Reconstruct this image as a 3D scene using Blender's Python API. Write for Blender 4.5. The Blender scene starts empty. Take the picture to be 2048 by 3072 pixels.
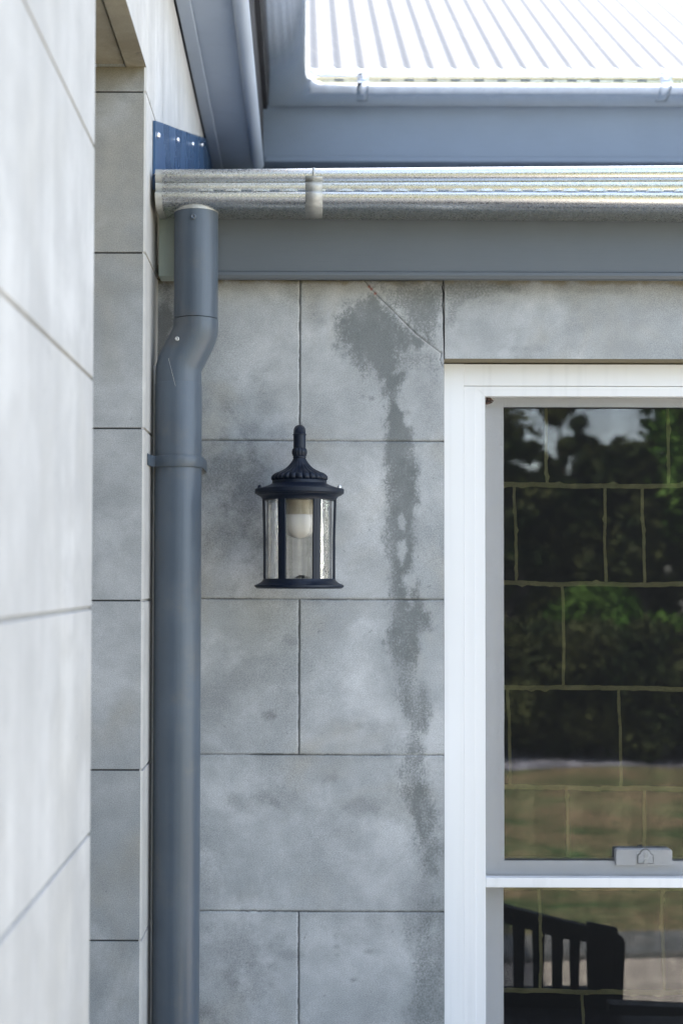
import bpy, math, random
import numpy as np
from mathutils import Vector, Matrix
random.seed(7); RNG = np.random.default_rng(7)
R_ = math.radians
sc = bpy.context.scene

# ------------------------------------------------------------------ camera
F = 50 / 36 * 3072
EYE = Vector((0, 0, 1.95))
PITCH, ROLL = R_(1.64), 0.0022
CX, CY = 905.0, 1613.0
ROT = Matrix.Rotation(math.pi / 2 + PITCH, 3, 'X') @ Matrix.Rotation(ROLL, 3, 'Z')
cam = bpy.data.cameras.new('camera'); camo = bpy.data.objects.new('camera', cam)
sc.collection.objects.link(camo); sc.camera = camo
camo.matrix_world = Matrix.Translation(EYE) @ ROT.to_4x4()
cam.sensor_fit = 'VERTICAL'; cam.sensor_height = 36; cam.lens = 50
cam.shift_x = (1024 - CX) / 3072; cam.shift_y = (CY - 1536) / 3072
cam.clip_start = 0.05; cam.clip_end = 400
cam.dof.use_dof = True; cam.dof.focus_distance = 2.93; cam.dof.aperture_fstop = 3.4
sc.render.resolution_x, sc.render.resolution_y = 682, 1024

# ------------------------------------------------------------------ world, sun, exposure
SUN_EL, SUN_AZ = R_(62), R_(-38)          # azimuth from +Y towards +X
w = bpy.data.worlds.new('World'); sc.world = w; w.use_nodes = True
nt = w.node_tree; nt.nodes.clear()
sky = nt.nodes.new('ShaderNodeTexSky'); sky.sky_type = 'NISHITA'; sky.sun_disc = False
sky.sun_elevation = SUN_EL; sky.sun_rotation = SUN_AZ; sky.air_density = 1.0; sky.dust_density = 1.0; sky.ozone_density = 1.0
bg = nt.nodes.new('ShaderNodeBackground'); bg.inputs[1].default_value = 0.15
wo = nt.nodes.new('ShaderNodeOutputWorld')
hs = nt.nodes.new('ShaderNodeHueSaturation'); hs.inputs['Saturation'].default_value = 0.64
nt.links.new(sky.outputs[0], hs.inputs['Color']); nt.links.new(hs.outputs[0], bg.inputs[0]); nt.links.new(bg.outputs[0], wo.inputs[0])
sd = Vector((math.sin(SUN_AZ) * math.cos(SUN_EL), math.cos(SUN_AZ) * math.cos(SUN_EL), math.sin(SUN_EL)))
sl = bpy.data.lights.new('sun', 'SUN'); sl.energy = 3.2; sl.angle = R_(0.5); sl.color = (1, 0.95, 0.87)
so = bpy.data.objects.new('sun', sl); sc.collection.objects.link(so)
so.rotation_euler = (-sd).to_track_quat('-Z', 'Y').to_euler(); so.location = (0, 0, 12)
sc.view_settings.view_transform = 'Standard'; sc.view_settings.look = 'None'
sc.view_settings.exposure = 2.32; sc.view_settings.gamma = 1
sc.cycles.use_denoising = True
sc.cycles.max_bounces = 10; sc.cycles.transparent_max_bounces = 24
sc.cycles.sample_clamp_indirect = 6

# ------------------------------------------------------------------ pixel -> world
def ray(px, py):
    return ROT @ Vector(((px - CX) / F, -(py - CY) / F, -1))
def P(px, py, Y):
    d = ray(px, py); t = Y / d.y; return EYE + d * t
def PXp(px, py, X):
    d = ray(px, py); t = X / d.x; return EYE + d * t

# ------------------------------------------------------------------ materials
def new_mat(name):
    m = bpy.data.materials.new(name); m.use_nodes = True
    n = m.node_tree; b = n.nodes['Principled BSDF']; return m, n, b
def N(n, t, **k):
    x = n.nodes.new(t)
    for a, v in k.items(): setattr(x, a, v)
    return x
def noise(n, scale, detail=3, rough=0.5, vec=None, stretch=None, dist=0):
    g = N(n, 'ShaderNodeNewGeometry').outputs['Position'] if vec is None else vec
    if stretch:
        mp = N(n, 'ShaderNodeMapping'); mp.inputs['Scale'].default_value = stretch
        n.links.new(g, mp.inputs[0]); g = mp.outputs[0]
    t = N(n, 'ShaderNodeTexNoise'); t.inputs['Scale'].default_value = scale
    t.inputs['Detail'].default_value = detail; t.inputs['Roughness'].default_value = rough; t.inputs['Distortion'].default_value = dist
    n.links.new(g, t.inputs['Vector']); return t.outputs[0]
def ramp(n, src, a, b, ca=(0, 0, 0, 1), cb=(1, 1, 1, 1)):
    r = N(n, 'ShaderNodeValToRGB'); e = r.color_ramp.elements
    e[0].position = a; e[0].color = ca; e[1].position = b; e[1].color = cb
    n.links.new(src, r.inputs[0]); return r.outputs[0]
def mr(n, src, a, b, c=0.0, d=1.0, smooth=True):
    r = N(n, 'ShaderNodeMapRange'); r.interpolation_type = 'SMOOTHSTEP' if smooth else 'LINEAR'
    n.links.new(src, r.inputs[0])
    for i, v in zip((1, 2, 3, 4), (a, b, c, d)): r.inputs[i].default_value = v
    return r.outputs[0]
def mixc(n, fac, a, b, mode='MIX'):
    x = N(n, 'ShaderNodeMix', data_type='RGBA', blend_type=mode)
    for s, v in ((0, fac), (6, a), (7, b)):
        if hasattr(v, 'links') or hasattr(v, 'is_linked'): n.links.new(v, x.inputs[s])
        else: x.inputs[s].default_value = v if s == 0 else (tuple(v) + (1,))[:4]
    return x.outputs[2]
def mth(n, op, a, b=0.0):
    x = N(n, 'ShaderNodeMath', operation=op)
    for i, v in enumerate((a, b)):
        if hasattr(v, 'is_linked'): n.links.new(v, x.inputs[i])
        else: x.inputs[i].default_value = v
    return x.outputs[0]
def bump(n, b, h, strength=0.3, dist=0.001):
    x = N(n, 'ShaderNodeBump'); x.inputs['Strength'].default_value = strength; x.inputs['Distance'].default_value = dist
    n.links.new(h, x.inputs['Height']); n.links.new(x.outputs[0], b.inputs['Normal'])
def attr(n, name):
    return N(n, 'ShaderNodeAttribute', attribute_name=name).outputs['Fac']

def stone_mat(name, ca, cb, grain=0.5, warm=(0.36, 0.335, 0.28), warmth=0.55, streak=0.0, gdark=0.93):
    m, n, b = new_mat(name)
    big = noise(n, 2.3, 5, 0.6); med = noise(n, 11, 5, 0.65); fine = noise(n, 560, 3, 0.8); g2 = noise(n, 230, 4, 0.75)
    c = mixc(n, ramp(n, big, 0.36, 0.64), ca, cb)
    c = mixc(n, mr(n, noise(n, 3.1, 4, 0.55, dist=0.6), 0.48, 0.66, 0, warmth), c, warm)
    c = mixc(n, mr(n, med, 0.30, 0.72, 0.50, 0.0), c, tuple(x * 0.72 for x in ca))
    c = mixc(n, mr(n, noise(n, 4.5, 6, 0.62, dist=0.4), 0.5, 0.68, 0, 0.5), c, tuple(min(1, x * 1.16) for x in cb))
    # small pits and scuffs
    pit = mr(n, noise(n, 34, 4, 0.7, dist=0.8), 0.66, 0.74, 0, 0.55)
    c = mixc(n, pit, c, tuple(x * 0.42 for x in ca))
    d = attr(n, 'dirt_shade')
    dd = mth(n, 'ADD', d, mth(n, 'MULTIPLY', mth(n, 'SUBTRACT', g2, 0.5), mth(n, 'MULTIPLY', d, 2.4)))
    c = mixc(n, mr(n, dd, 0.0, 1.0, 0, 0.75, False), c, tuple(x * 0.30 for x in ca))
    wm = attr(n, 'ochre')
    c = mixc(n, wm, c, (0.20, 0.165, 0.085))
    s = attr(n, 'stain')
    gsum = mth(n, 'ADD', mth(n, 'MULTIPLY', mth(n, 'SUBTRACT', fine, 0.5), 1.5), mth(n, 'MULTIPLY', mth(n, 'SUBTRACT', g2, 0.5), 1.1))
    ss = mr(n, mth(n, 'ADD', s, mth(n, 'MULTIPLY', gsum, mth(n, 'MULTIPLY', mth(n, 'SUBTRACT', 1.25, s), mth(n, 'MULTIPLY', s, 4.5)))), 0.10, 0.85, 0, 0.92)
    c = mixc(n, mth(n, 'MULTIPLY', ss, mr(n, med, 0.25, 0.75, 0.75, 1.0)), c, (0.135, 0.15, 0.152))
    gr = mr(n, fine, 0.28, 0.72, 1 - grain * 0.55, 1 + grain * 0.45, False)
    comb = N(n, 'ShaderNodeCombineColor')
    for i in range(3): n.links.new(gr, comb.inputs[i])
    c = mixc(n, 1.0, c, comb.outputs[0], 'MULTIPLY')
    if streak:
        st = mr(n, noise(n, 9, 4, 0.6, stretch=(1, 1, 0.06)), 0.35, 0.7, 0, streak)
        c = mixc(n, st, c, tuple(x * 0.72 for x in ca))
        st2 = mr(n, noise(n, 60, 3, 0.6, stretch=(1, 1, 0.02)), 0.45, 0.7, 0, streak * 0.6)
        c = mixc(n, st2, c, tuple(x * 0.8 for x in ca))
    gv = attr(n, 'groove')
    c = mixc(n, mr(n, gv, 0.15, 1.0, 0, gdark), c, tuple(x * 0.13 for x in ca))
    lt = attr(n, 'chalk'); c = mixc(n, lt, c, (0.55, 0.52, 0.48))
    rd = attr(n, 'red'); c = mixc(n, rd, c, (0.35, 0.07, 0.04))
    n.links.new(c, b.inputs['Base Color']); b.inputs['Roughness'].default_value = 0.85
    b.inputs['Specular IOR Level'].default_value = 0.3
    bump(n, b, mth(n, 'ADD', fine, mth(n, 'MULTIPLY', g2, 0.8)), 0.45, 0.0009)
    return m
M = {}
M['stone'] = stone_mat('grey_stone', (0.39, 0.415, 0.43), (0.60, 0.615, 0.63), 0.85, (0.46, 0.43, 0.365), 0.6)
M['lit_stone'] = stone_mat('lit_stone', (0.545, 0.535, 0.515), (0.585, 0.575, 0.555), 0.07, (0.55, 0.53, 0.485), 0.6, 0.4, 0.26)  # side wall's brighter light painted in as a paler stone
M['soffit_stone'] = stone_mat('soffit_stone', (0.34, 0.31, 0.235), (0.44, 0.405, 0.32), 0.35, (0.19, 0.155, 0.09), 0.6)  # olive-brown tint paints in light bounced up from the ground

def paint_mat(name, col, rough=0.45, vary=0.12, brush=(1, 1, 0.03), bscale=420, bstr=0.25, dirt_shade=0.0, spec=0.5, clean=False):
    m, n, b = new_mat(name)
    v = noise(n, 4, 4, 0.6)
    c = mixc(n, ramp(n, v, 0.35, 0.65), tuple(x * (1 - vary) for x in col), tuple(min(1, x * (1 + vary)) for x in col))
    br = noise(n, bscale, 2, 0.5, stretch=brush)
    c = mixc(n, mr(n, br, 0.5, 0.75, 0, 0.25), c, tuple(x * 0.8 for x in col))
    sp = mr(n, noise(n, 70, 3, 0.6), 0.76, 0.79, 0, 0.0 if clean else 0.6)
    c = mixc(n, sp, c, tuple(x * 0.25 for x in col))
    if dirt_shade:
        dn = mr(n, noise(n, 9, 5, 0.7), 0.5, 0.75, 0, dirt_shade); c = mixc(n, dn, c, (0.2, 0.17, 0.12))
    n.links.new(c, b.inputs['Base Color'])
    b.inputs['Roughness'].default_value = rough
    if not clean: n.links.new(mr(n, v, 0.3, 0.7, rough * 0.85, min(1, rough * 1.2)), b.inputs['Roughness'])
    b.inputs['Specular IOR Level'].default_value = spec
    bump(n, b, br, bstr, 0.0006); return m
M['pipe'] = paint_mat('slate_paint', (0.085, 0.108, 0.138), 0.34, 0.12, (1, 1, 0.03), 420, 0.25, 0.22)
M['fascia'] = paint_mat('fascia_paint', (0.108, 0.125, 0.142), 0.5, 0.06, (0.03, 0.03, 1))
M['fascia_far'] = paint_mat('fascia_paint_far', (0.125, 0.16, 0.21), 0.42, 0.05, (0.03, 0.03, 1))
M['pvc'] = paint_mat('white_pvc', (0.80, 0.81, 0.825), 0.3, 0.006, (1, 1, 0.02), 60, 0.012, 0.0, 0.5, True)
M['pvc_seam'] = paint_mat('pvc_seam', (0.35, 0.35, 0.34), 0.6, 0.05)
M['black'] = paint_mat('black_gap_shade', (0.01, 0.01, 0.012), 0.8, 0.05)
M['flash'] = paint_mat('blue_flashing', (0.045, 0.10, 0.20), 0.28, 0.15, (1, 1, 0.03), 300, 0.1)
M['darkwood'] = paint_mat('dark_timber', (0.010, 0.011, 0.018), 0.5, 0.2)
M['packer'] = paint_mat('weathered_packer', (0.42, 0.47, 0.42), 0.8, 0.12, (1, 1, 0.1), 120, 0.4, 0.7)

def metal(name, col, r0, r1, spangle=420, contrast=0.10, met=1.0, bs=0.09):
    m, n, b = new_mat(name); b.inputs['Metallic'].default_value = met
    g = N(n, 'ShaderNodeNewGeometry').outputs['Position']
    v = N(n, 'ShaderNodeTexVoronoi'); v.inputs['Scale'].default_value = spangle
    mp = N(n, 'ShaderNodeMapping'); mp.inputs['Scale'].default_value = (0.7, 1, 1); n.links.new(g, mp.inputs[0]); n.links.new(mp.outputs[0], v.inputs['Vector'])
    sp = N(n, 'ShaderNodeSeparateColor'); n.links.new(v.outputs['Color'], sp.inputs[0])
    c = mixc(n, sp.outputs[0], tuple(x * (1 - contrast) for x in col), tuple(min(1, x * (1 + contrast * 0.5)) for x in col))
    fn = noise(n, 620, 3, 0.75, stretch=(0.5, 1, 1))
    c = mixc(n, mr(n, fn, 0.58, 0.70, 0, 0.32), c, tuple(x * 0.45 for x in col))
    c = mixc(n, mr(n, noise(n, 6, 5, 0.6, stretch=(1, 3, 3)), 0.55, 0.8, 0, 0.25), c, (0.50, 0.48, 0.42))
    n.links.new(c, b.inputs['Base Color'])
    n.links.new(mr(n, mth(n, 'ADD', mth(n, 'MULTIPLY', fn, 0.6), mth(n, 'MULTIPLY', sp.outputs[1], 0.4)), 0.3, 0.7, r0, r1, False), b.inputs['Roughness'])
    bump(n, b, mth(n, 'ADD', fn, mth(n, 'MULTIPLY', sp.outputs[2], 0.5)), bs, 0.0006); return m
M['galv'] = metal('galvanised_steel', (0.66, 0.67, 0.67), 0.22, 0.38)
M['galv_dull'] = metal('dull_galvanised', (0.52, 0.525, 0.51), 0.45, 0.6, 200, 0.12, 0.5)
M['roof'] = metal('zinc_roof', (0.105, 0.11, 0.12), 0.65, 0.75, 60, 0.04, 0.0)
M['slot'] = metal('slot_shadow', (0.13, 0.16, 0.2), 0.4, 0.6)
M['low_roof'] = metal('lower_roof_metal', (0.66, 0.66, 0.65), 0.45, 0.6, 60, 0.05, 0.0)
M['galv_far'] = metal('galvanised_far', (0.90, 0.905, 0.91), 0.14, 0.26)
M['eave'] = paint_mat('eave_paint', (0.30, 0.335, 0.38), 0.5, 0.05, (0.03, 0.03, 1))
M['rivet'] = metal('rivet_metal', (0.85, 0.85, 0.87), 0.2, 0.35)
m, n, b = new_mat('lantern_coat')
c = mixc(n, mr(n, noise(n, 900, 2, 0.7), 0.66, 0.74, 0, 0.7), (0.004, 0.009, 0.022), (0.25, 0.27, 0.30))
c = mixc(n, mr(n, noise(n, 25, 4, 0.6), 0.48, 0.66, 0, 0.9), (0.004, 0.009, 0.022), c)
n.links.new(c, b.inputs['Base Color']); b.inputs['Roughness'].default_value = 0.42; b.inputs['Specular IOR Level'].default_value = 0.35
bump(n, b, noise(n, 500, 3, 0.6), 0.35, 0.0008); M['lantern'] = m
m, n, b = new_mat('water_glass'); b.inputs['Transmission Weight'].default_value = 1; b.inputs['Roughness'].default_value = 0.02
b.inputs['Base Color'].default_value = (0.95, 0.93, 0.90, 1); b.inputs['IOR'].default_value = 1.45
bump(n, b, noise(n, 60, 2, 0.5, stretch=(1, 1, 0.28), dist=1.2), 0.5, 0.0016); M['lampglass'] = m
tr = N(n, 'ShaderNodeBsdfTransparent'); tr.inputs[0].default_value = (0.95, 0.94, 0.92, 1); mx = N(n, 'ShaderNodeMixShader'); mx.inputs[0].default_value = 0.5
n.links.new(b.outputs[0], mx.inputs[1]); n.links.new(tr.outputs[0], mx.inputs[2]); n.links.new(mx.outputs[0], n.nodes['Material Output'].inputs[0])
m, n, b = new_mat('frosted_bulb'); b.inputs['Base Color'].default_value = (0.85, 0.85, 0.84, 1); b.inputs['Roughness'].default_value = 0.35
n.links.new(mixc(n, mr(n, noise(n, 40, 3), 0.4, 0.7, 0, 0.3), (0.93, 0.93, 0.93), (0.86, 0.86, 0.84)), b.inputs['Base Color']); M['bulb'] = m
m, n, b = new_mat('bulb_holder')
n.links.new(mixc(n, mr(n, noise(n, 60, 4, 0.6, stretch=(1, 1, 0.3)), 0.35, 0.7), (0.62, 0.58, 0.48), (0.40, 0.35, 0.25)), b.inputs['Base Color']); M['holder'] = m

# window glass: clear pane with the mirror reflection of a double glazed unit
m, n, b = new_mat('window_glass'); n.nodes.remove(b)
out = n.nodes['Material Output']; tr = N(n, 'ShaderNodeBsdfTransparent'); gl = N(n, 'ShaderNodeBsdfGlossy')
tr.inputs[0].default_value = (0.88, 0.90, 0.88, 1)
gl.inputs['Roughness'].default_value = 0.0; mx = N(n, 'ShaderNodeMixShader'); fr = N(n, 'ShaderNodeFresnel'); fr.inputs[0].default_value = 1.5
bp = N(n, 'ShaderNodeBump'); bp.inputs['Strength'].default_value = 0.06; bp.inputs['Distance'].default_value = 0.01
n.links.new(noise(n, 3, 1), bp.inputs['Height']); n.links.new(bp.outputs[0], gl.inputs['Normal'])
n.links.new(mth(n, 'MULTIPLY', fr.outputs[0], 5.8), mx.inputs[0]); n.links.new(tr.outputs[0], mx.inputs[1]); n.links.new(gl.outputs[0], mx.inputs[2])
n.links.new(mx.outputs[0], out.inputs[0]); M['glass'] = m
# insect screen: woven threads 1.6 mm apart
m, n, b = new_mat('insect_mesh'); out = n.nodes['Material Output']
b.inputs['Base Color'].default_value = (0.009, 0.0095, 0.011, 1); b.inputs['Roughness'].default_value = 0.6; b.inputs['Specular IOR Level'].default_value = 0.2
g = N(n, 'ShaderNodeNewGeometry').outputs['Position']; sx = N(n, 'ShaderNodeSeparateXYZ'); n.links.new(g, sx.inputs[0])
def thread(o, pitch, amp):
    wob = mth(n, 'MULTIPLY', mth(n, 'SUBTRACT', noise(n, 9, 2), 0.5), amp)
    f = mth(n, 'FRACT', mth(n, 'DIVIDE', mth(n, 'ADD', o, wob), pitch))
    return mth(n, 'LESS_THAN', f, 0.21)
h = mth(n, 'MAXIMUM', thread(sx.outputs[0], 0.00165, 0.004), thread(sx.outputs[2], 0.00165, 0.004))
tr = N(n, 'ShaderNodeBsdfTransparent'); mx = N(n, 'ShaderNodeMixShader')
n.links.new(h, mx.inputs[0]); n.links.new(tr.outputs[0], mx.inputs[1]); n.links.new(b.outputs[0], mx.inputs[2]); n.links.new(mx.outputs[0], out.inputs[0]); M['screen'] = m

def simple(name, a, b_, scale=8, rough=0.8, det=5, lo=0.4, hi=0.6, dist=0, stretch=None):
    m, n, b = new_mat(name)
    n.links.new(mixc(n, ramp(n, noise(n, scale, det, 0.6, dist=dist, stretch=stretch), lo, hi), a, b_), b.inputs['Base Color']); b.inputs['Roughness'].default_value = rough
    return m
M['porch'] = simple('porch_lining', (0.10, 0.095, 0.08), (0.14, 0.13, 0.11), 3)
M['panel'] = simple('dark_panel', (0.002, 0.0025, 0.004), (0.004, 0.004, 0.006), 5)
M['mortar'] = simple('pale_mortar', (0.74, 0.66, 0.34), (0.54, 0.49, 0.24), 16)
M['paving'] = simple('beige_paving', (0.46, 0.41, 0.34), (0.56, 0.50, 0.43), 1.5)
M['path'] = simple('grey_path', (0.26, 0.26, 0.31), (0.36, 0.35, 0.39), 2)
M['kerb'] = simple('grey_edging', (0.16, 0.17, 0.17), (0.24, 0.24, 0.23), 5)
m, n, b = new_mat('lawn')
c = mixc(n, ramp(n, noise(n, 1.3, 8, 0.75, stretch=(0.6, 1.2, 1), dist=0.5), 0.38, 0.62), (0.06, 0.13, 0.035), (0.42, 0.285, 0.17))
c = mixc(n, mr(n, noise(n, 14, 4, 0.7), 0.4, 0.65, 0, 0.5), c, (0.06, 0.09, 0.03)); n.links.new(c, b.inputs['Base Color']); b.inputs['Roughness'].default_value = 0.9; M['lawn'] = m
def leaf(name, a, b_):
    m, n, b = new_mat(name)
    n.links.new(mixc(n, ramp(n, noise(n, 1.6, 4), 0.4, 0.6), a, b_), b.inputs['Base Color']); b.inputs['Roughness'].default_value = 0.6; b.inputs['Specular IOR Level'].default_value = 0.1; return m
M['leaf_dark'] = leaf('dark_leaves', (0.018, 0.032, 0.010), (0.085, 0.095, 0.034))
M['leaf_green'] = leaf('sunlit_green_leaves', (0.05, 0.12, 0.015), (0.12, 0.22, 0.04))
M['bark'] = simple('bark', (0.05, 0.04, 0.03), (0.10, 0.085, 0.07), 20)
M['moth'] = simple('moth_wing', (0.03, 0.015, 0.012), (0.22, 0.14, 0.11), 260, 0.9, 3, 0.5, 0.62)

# ------------------------------------------------------------------ mesh helpers
def tag(o, label=None, cat=None, group=None, kind=None):
    for k, v in (('label', label), ('category', cat), ('group', group), ('kind', kind)):
        if v: o[k] = v
    return o
def empty(name, loc, label, cat, group=None):
    o = bpy.data.objects.new(name, None); sc.collection.objects.link(o); o.location = loc; o.empty_display_size = 0.1
    return tag(o, label, cat, group)
class MB:
    def __init__(s): s.v = []; s.f = []; s.att = {}; s.mats = []; s.mi = []
    def join(s, o, mat):
        s.mi += [0] * (len(s.f) - len(s.mi)); s.mats.append(mat); s.add(o.v, o.f); s.mi += [len(s.mats)] * len(o.f); return s
    def add(s, vs, fs):
        k = len(s.v); s.v += [tuple(x) for x in vs]; s.f += [tuple(i + k for i in f) for f in fs]; return s
    def box(s, x0, x1, y0, y1, z0, z1):
        return s.add([(x0,y0,z0),(x1,y0,z0),(x1,y1,z0),(x0,y1,z0),(x0,y0,z1),(x1,y0,z1),(x1,y1,z1),(x0,y1,z1)],
                     [(0,3,2,1),(4,5,6,7),(0,1,5,4),(1,2,6,5),(2,3,7,6),(3,0,4,7)])
    def prism_xz(s, pts, y0, y1):
        k = len(pts); vs = [(x, y0, z) for x, z in pts] + [(x, y1, z) for x, z in pts]
        fs = [tuple(range(k)), tuple(range(2 * k - 1, k - 1, -1))] + [(i, i + k, (i + 1) % k + k, (i + 1) % k) for i in range(k)]
        return s.add(vs, fs)
    def lathe(s, prof, cx, cy, seg=64, mod=None, cap=True):
        k = len(prof); vs = []
        for r, z in prof:
            for j in range(seg):
                a = 2 * math.pi * j / seg; rr = r * (mod(r, z, a) if mod else 1)
                vs.append((cx + rr * math.cos(a), cy + rr * math.sin(a), z))
        fs = [(i * seg + j, i * seg + (j + 1) % seg, (i + 1) * seg + (j + 1) % seg, (i + 1) * seg + j) for i in range(k - 1) for j in range(seg)]
        if cap: fs += [tuple(range(seg - 1, -1, -1)), tuple((k - 1) * seg + j for j in range(seg))]
        return s.add(vs, fs)
    def tube(s, path, r, seg=32, cap=True):
        path = [Vector(p) for p in path]; k = len(path); rs = r if isinstance(r, (list, tuple)) else [r] * k; vs = []
        t0 = (path[1] - path[0]).normalized(); u = t0.orthogonal().normalized()
        for i, p in enumerate(path):
            ta = (path[i] - path[i - 1]).normalized() if i else t0
            tb = (path[i + 1] - path[i]).normalized() if i < k - 1 else ta
            t = (ta + tb).normalized(); cosh = max(0.4, t.dot(ta))
            u = (u - t * u.dot(t)).normalized(); v = t.cross(u)
            bend = (tb - ta); 
            for j in range(seg):
                a = 2 * math.pi * j / seg; d = u * math.cos(a) + v * math.sin(a)
                if bend.length > 1e-4:
                    bn = bend.normalized(); d = d + bn * d.dot(bn) * (1 / cosh - 1)
                vs.append(p + d * rs[i])
        fs = [(i * seg + j, i * seg + (j + 1) % seg, (i + 1) * seg + (j + 1) % seg, (i + 1) * seg + j) for i in range(k - 1) for j in range(seg)]
        if cap: fs += [tuple(range(seg - 1, -1, -1)), tuple((k - 1) * seg + j for j in range(seg))]
        return s.add(vs, fs)
    def build(s, name, mat, parent=None, smooth=None, bevel=None, solid=None):
        me = bpy.data.meshes.new(name); off = parent.location if parent else Vector()
        if parent and parent.parent: off = off + parent.parent.location
        v = np.array(s.v, dtype=float) - np.array(off)
        me.from_pydata(v.tolist(), [], s.f); me.materials.append(mat)
        for q in s.mats: me.materials.append(q)
        if s.mi: me.polygons.foreach_set('material_index', s.mi)
        for k, a in s.att.items():
            t = me.attributes.new(k, 'FLOAT', 'POINT'); t.data.foreach_set('value', np.asarray(a, dtype=np.float32))
        me.validate(); me.update()
        if smooth is not None:
            me.shade_smooth(); me.set_sharp_from_angle(angle=R_(smooth))
        o = bpy.data.objects.new(name, me); sc.collection.objects.link(o); o.parent = parent
        if solid:
            q = o.modifiers.new('t', 'SOLIDIFY'); q.thickness = solid; q.offset = -1
        if bevel:
            q = o.modifiers.new('b', 'BEVEL'); q.width = bevel; q.segments = 2; q.limit_method = 'ANGLE'; q.harden_normals = False
        return o
def structure(o): o['kind'] = 'structure'; return o

def vnoise(x, z, scale, octaves=4, seed=0, rough=0.55):
    out = np.zeros_like(x); amp = 1; tot = 0
    for o in range(octaves):
        rg = np.random.default_rng(seed * 31 + o); G = rg.random((256, 256))
        u = x * scale * 2 ** o + 37.3 * o + 50; v = z * scale * 2 ** o + 11.7 * o + 50
        i = np.floor(u).astype(int); j = np.floor(v).astype(int); fu = u - i; fv = v - j
        fu = fu * fu * (3 - 2 * fu); fv = fv * fv * (3 - 2 * fv); i &= 255; j &= 255; i1 = (i + 1) & 255; j1 = (j + 1) & 255
        out += amp * (G[i, j] * (1 - fu) * (1 - fv) + G[i1, j] * fu * (1 - fv) + G[i, j1] * (1 - fu) * fv + G[i1, j1] * fu * fv)
        tot += amp; amp *= rough
    return out / tot - 0.5
def sstep(x, a, b):
    t = np.clip((x - a) / (b - a), 0, 1); return t * t * (3 - 2 * t)
def poly_sd(x, z, pts):
    """signed distance, positive inside"""
    d = np.full(x.shape, 1e9); ins = np.zeros(x.shape, bool); k = len(pts)
    for a in range(k):
        x0, z0 = pts[a]; x1, z1 = pts[(a + 1) % k]; ex, ez = x1 - x0, z1 - z0
        t = np.clip(((x - x0) * ex + (z - z0) * ez) / (ex * ex + ez * ez + 1e-12), 0, 1)
        d = np.minimum(d, np.hypot(x - x0 - t * ex, z - z0 - t * ez))
        c = (z0 > z) != (z1 > z)
        with np.errstate(divide='ignore', invalid='ignore'): xi = x0 + (z - z0) * ex / (ez if abs(ez) > 1e-12 else 1e-12)
        ins ^= c & (x < xi)
    return np.where(ins, d, -d)
def seg_d(x, z, pts):
    d = np.full(x.shape, 1e9)
    for (x0, z0), (x1, z1) in zip(pts[:-1], pts[1:]):
        ex, ez = x1 - x0, z1 - z0; t = np.clip(((x - x0) * ex + (z - z0) * ez) / (ex * ex + ez * ez), 0, 1)
        d = np.minimum(d, np.hypot(x - x0 - t * ex, z - z0 - t * ez))
    return d

# ------------------------------------------------------------------ main dimensions
WY = 3.0                                     # face of the front wall
X0 = -0.306                                  # face of the side wall
JZ = [EYE.z + (0.287 + 0.332 * k) for k in (2, 1, 0, -1, -2, -3, -4, -5)]
JZ[1] = P(900, 838, WY).z
for k, py in ((2, 1323), (3, 1798), (4, 2265), (5, 2735)): JZ[k] = P(1100, py, WY).z
WXL = P(1331, 1500, WY).x                    # left edge of the window opening
WZT = P(1500, 1079, WY).z                    # underside of the lintel stone
WXR = WXL + 1.25; WZB = EYE.z - 1.15
def w2(px, py): q = P(px, py, WY); return (q.x, q.z)
def A1(zx, zy): return w2(560 + zx / 1.96, 820 + zy / 1.96)
def A2(zx, zy): return w2(560 + zx / 1.96, 1900 + zy / 1.96)

stains = [  # (polygon, softness m, amount, jitter m)
 ([A1(*p) for p in ((895,280),(950,180),(1070,145),(1200,200),(1290,300),(1380,400),(1330,440),(1250,470),(1210,560),(1190,640),(1120,580),(1000,530),(930,430),(915,350))], .012, 1.08, .022),
 ([A1(*p) for p in ((1080,40),(1505,40),(1500,150),(1460,240),(1430,340),(1400,400),(1290,300),(1180,170))], .016, .68, .03),
 ([A1(*p) for p in ((1180,470),(1300,430),(1400,470),(1500,560),(1490,640),(1400,560),(1290,560),(1240,640),(1180,640))], .016, .52, .02),
 ([A1(*p) for p in ((1160,570),(1168,700),(1185,800),(1190,1000),(1180,1200),(1190,1400),(1175,1600),(1190,1750),(1200,1900),(1190,2000),(1200,2080),(1165,2170),(1200,2250),(1350,2300),(1370,2140),(1430,2090),(1440,2020),(1395,1990),(1370,1910),(1352,1835),(1330,1900),(1340,1950),(1300,2000),(1280,1920),(1255,1800),(1300,1740),(1340,1560),(1325,1500),(1345,1350),(1340,1200),(1345,1000),(1330,920),(1270,880),(1235,780),(1228,680),(1262,600))], .007, .86, .014),
 ([A2(*p) for p in ((1200,60),(1165,110),(1215,170),(1235,300),(1260,420),(1290,560),(1290,700),(1385,712),(1362,640),(1362,585),(1408,545),(1420,450),(1435,360),(1400,300),(1342,230),(1352,100))], .010, .70, .014),
 ([A2(*p) for p in ((1130,180),(1200,200),(1290,600),(1300,700),(1180,700),(1190,560),(1180,400))], .022, .40, .03),
 ([A2(*p) for p in ((1295,715),(1270,850),(1290,1000),(1345,1150),(1385,1280),(1400,1400),(1465,1430),(1478,1250),(1470,1050),(1430,950),(1400,850),(1388,715))], .010, .66, .016),
 ([A2(*p) for p in ((1200,760),(1300,760),(1300,1100),(1240,1000))], .022, .28, .03),
 ([A2(*p) for p in ((1375,1560),(1365,1700),(1345,1900),(1325,2150),(1335,2420),(1480,2420),(1482,2000),(1485,1560))], .012, .66, .014),
 ([A2(*p) for p in ((1270,1650),(1370,1620),(1345,2400),(1300,2400),(1320,1900),(1270,1800))], .016, .38, .02),
]
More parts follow.
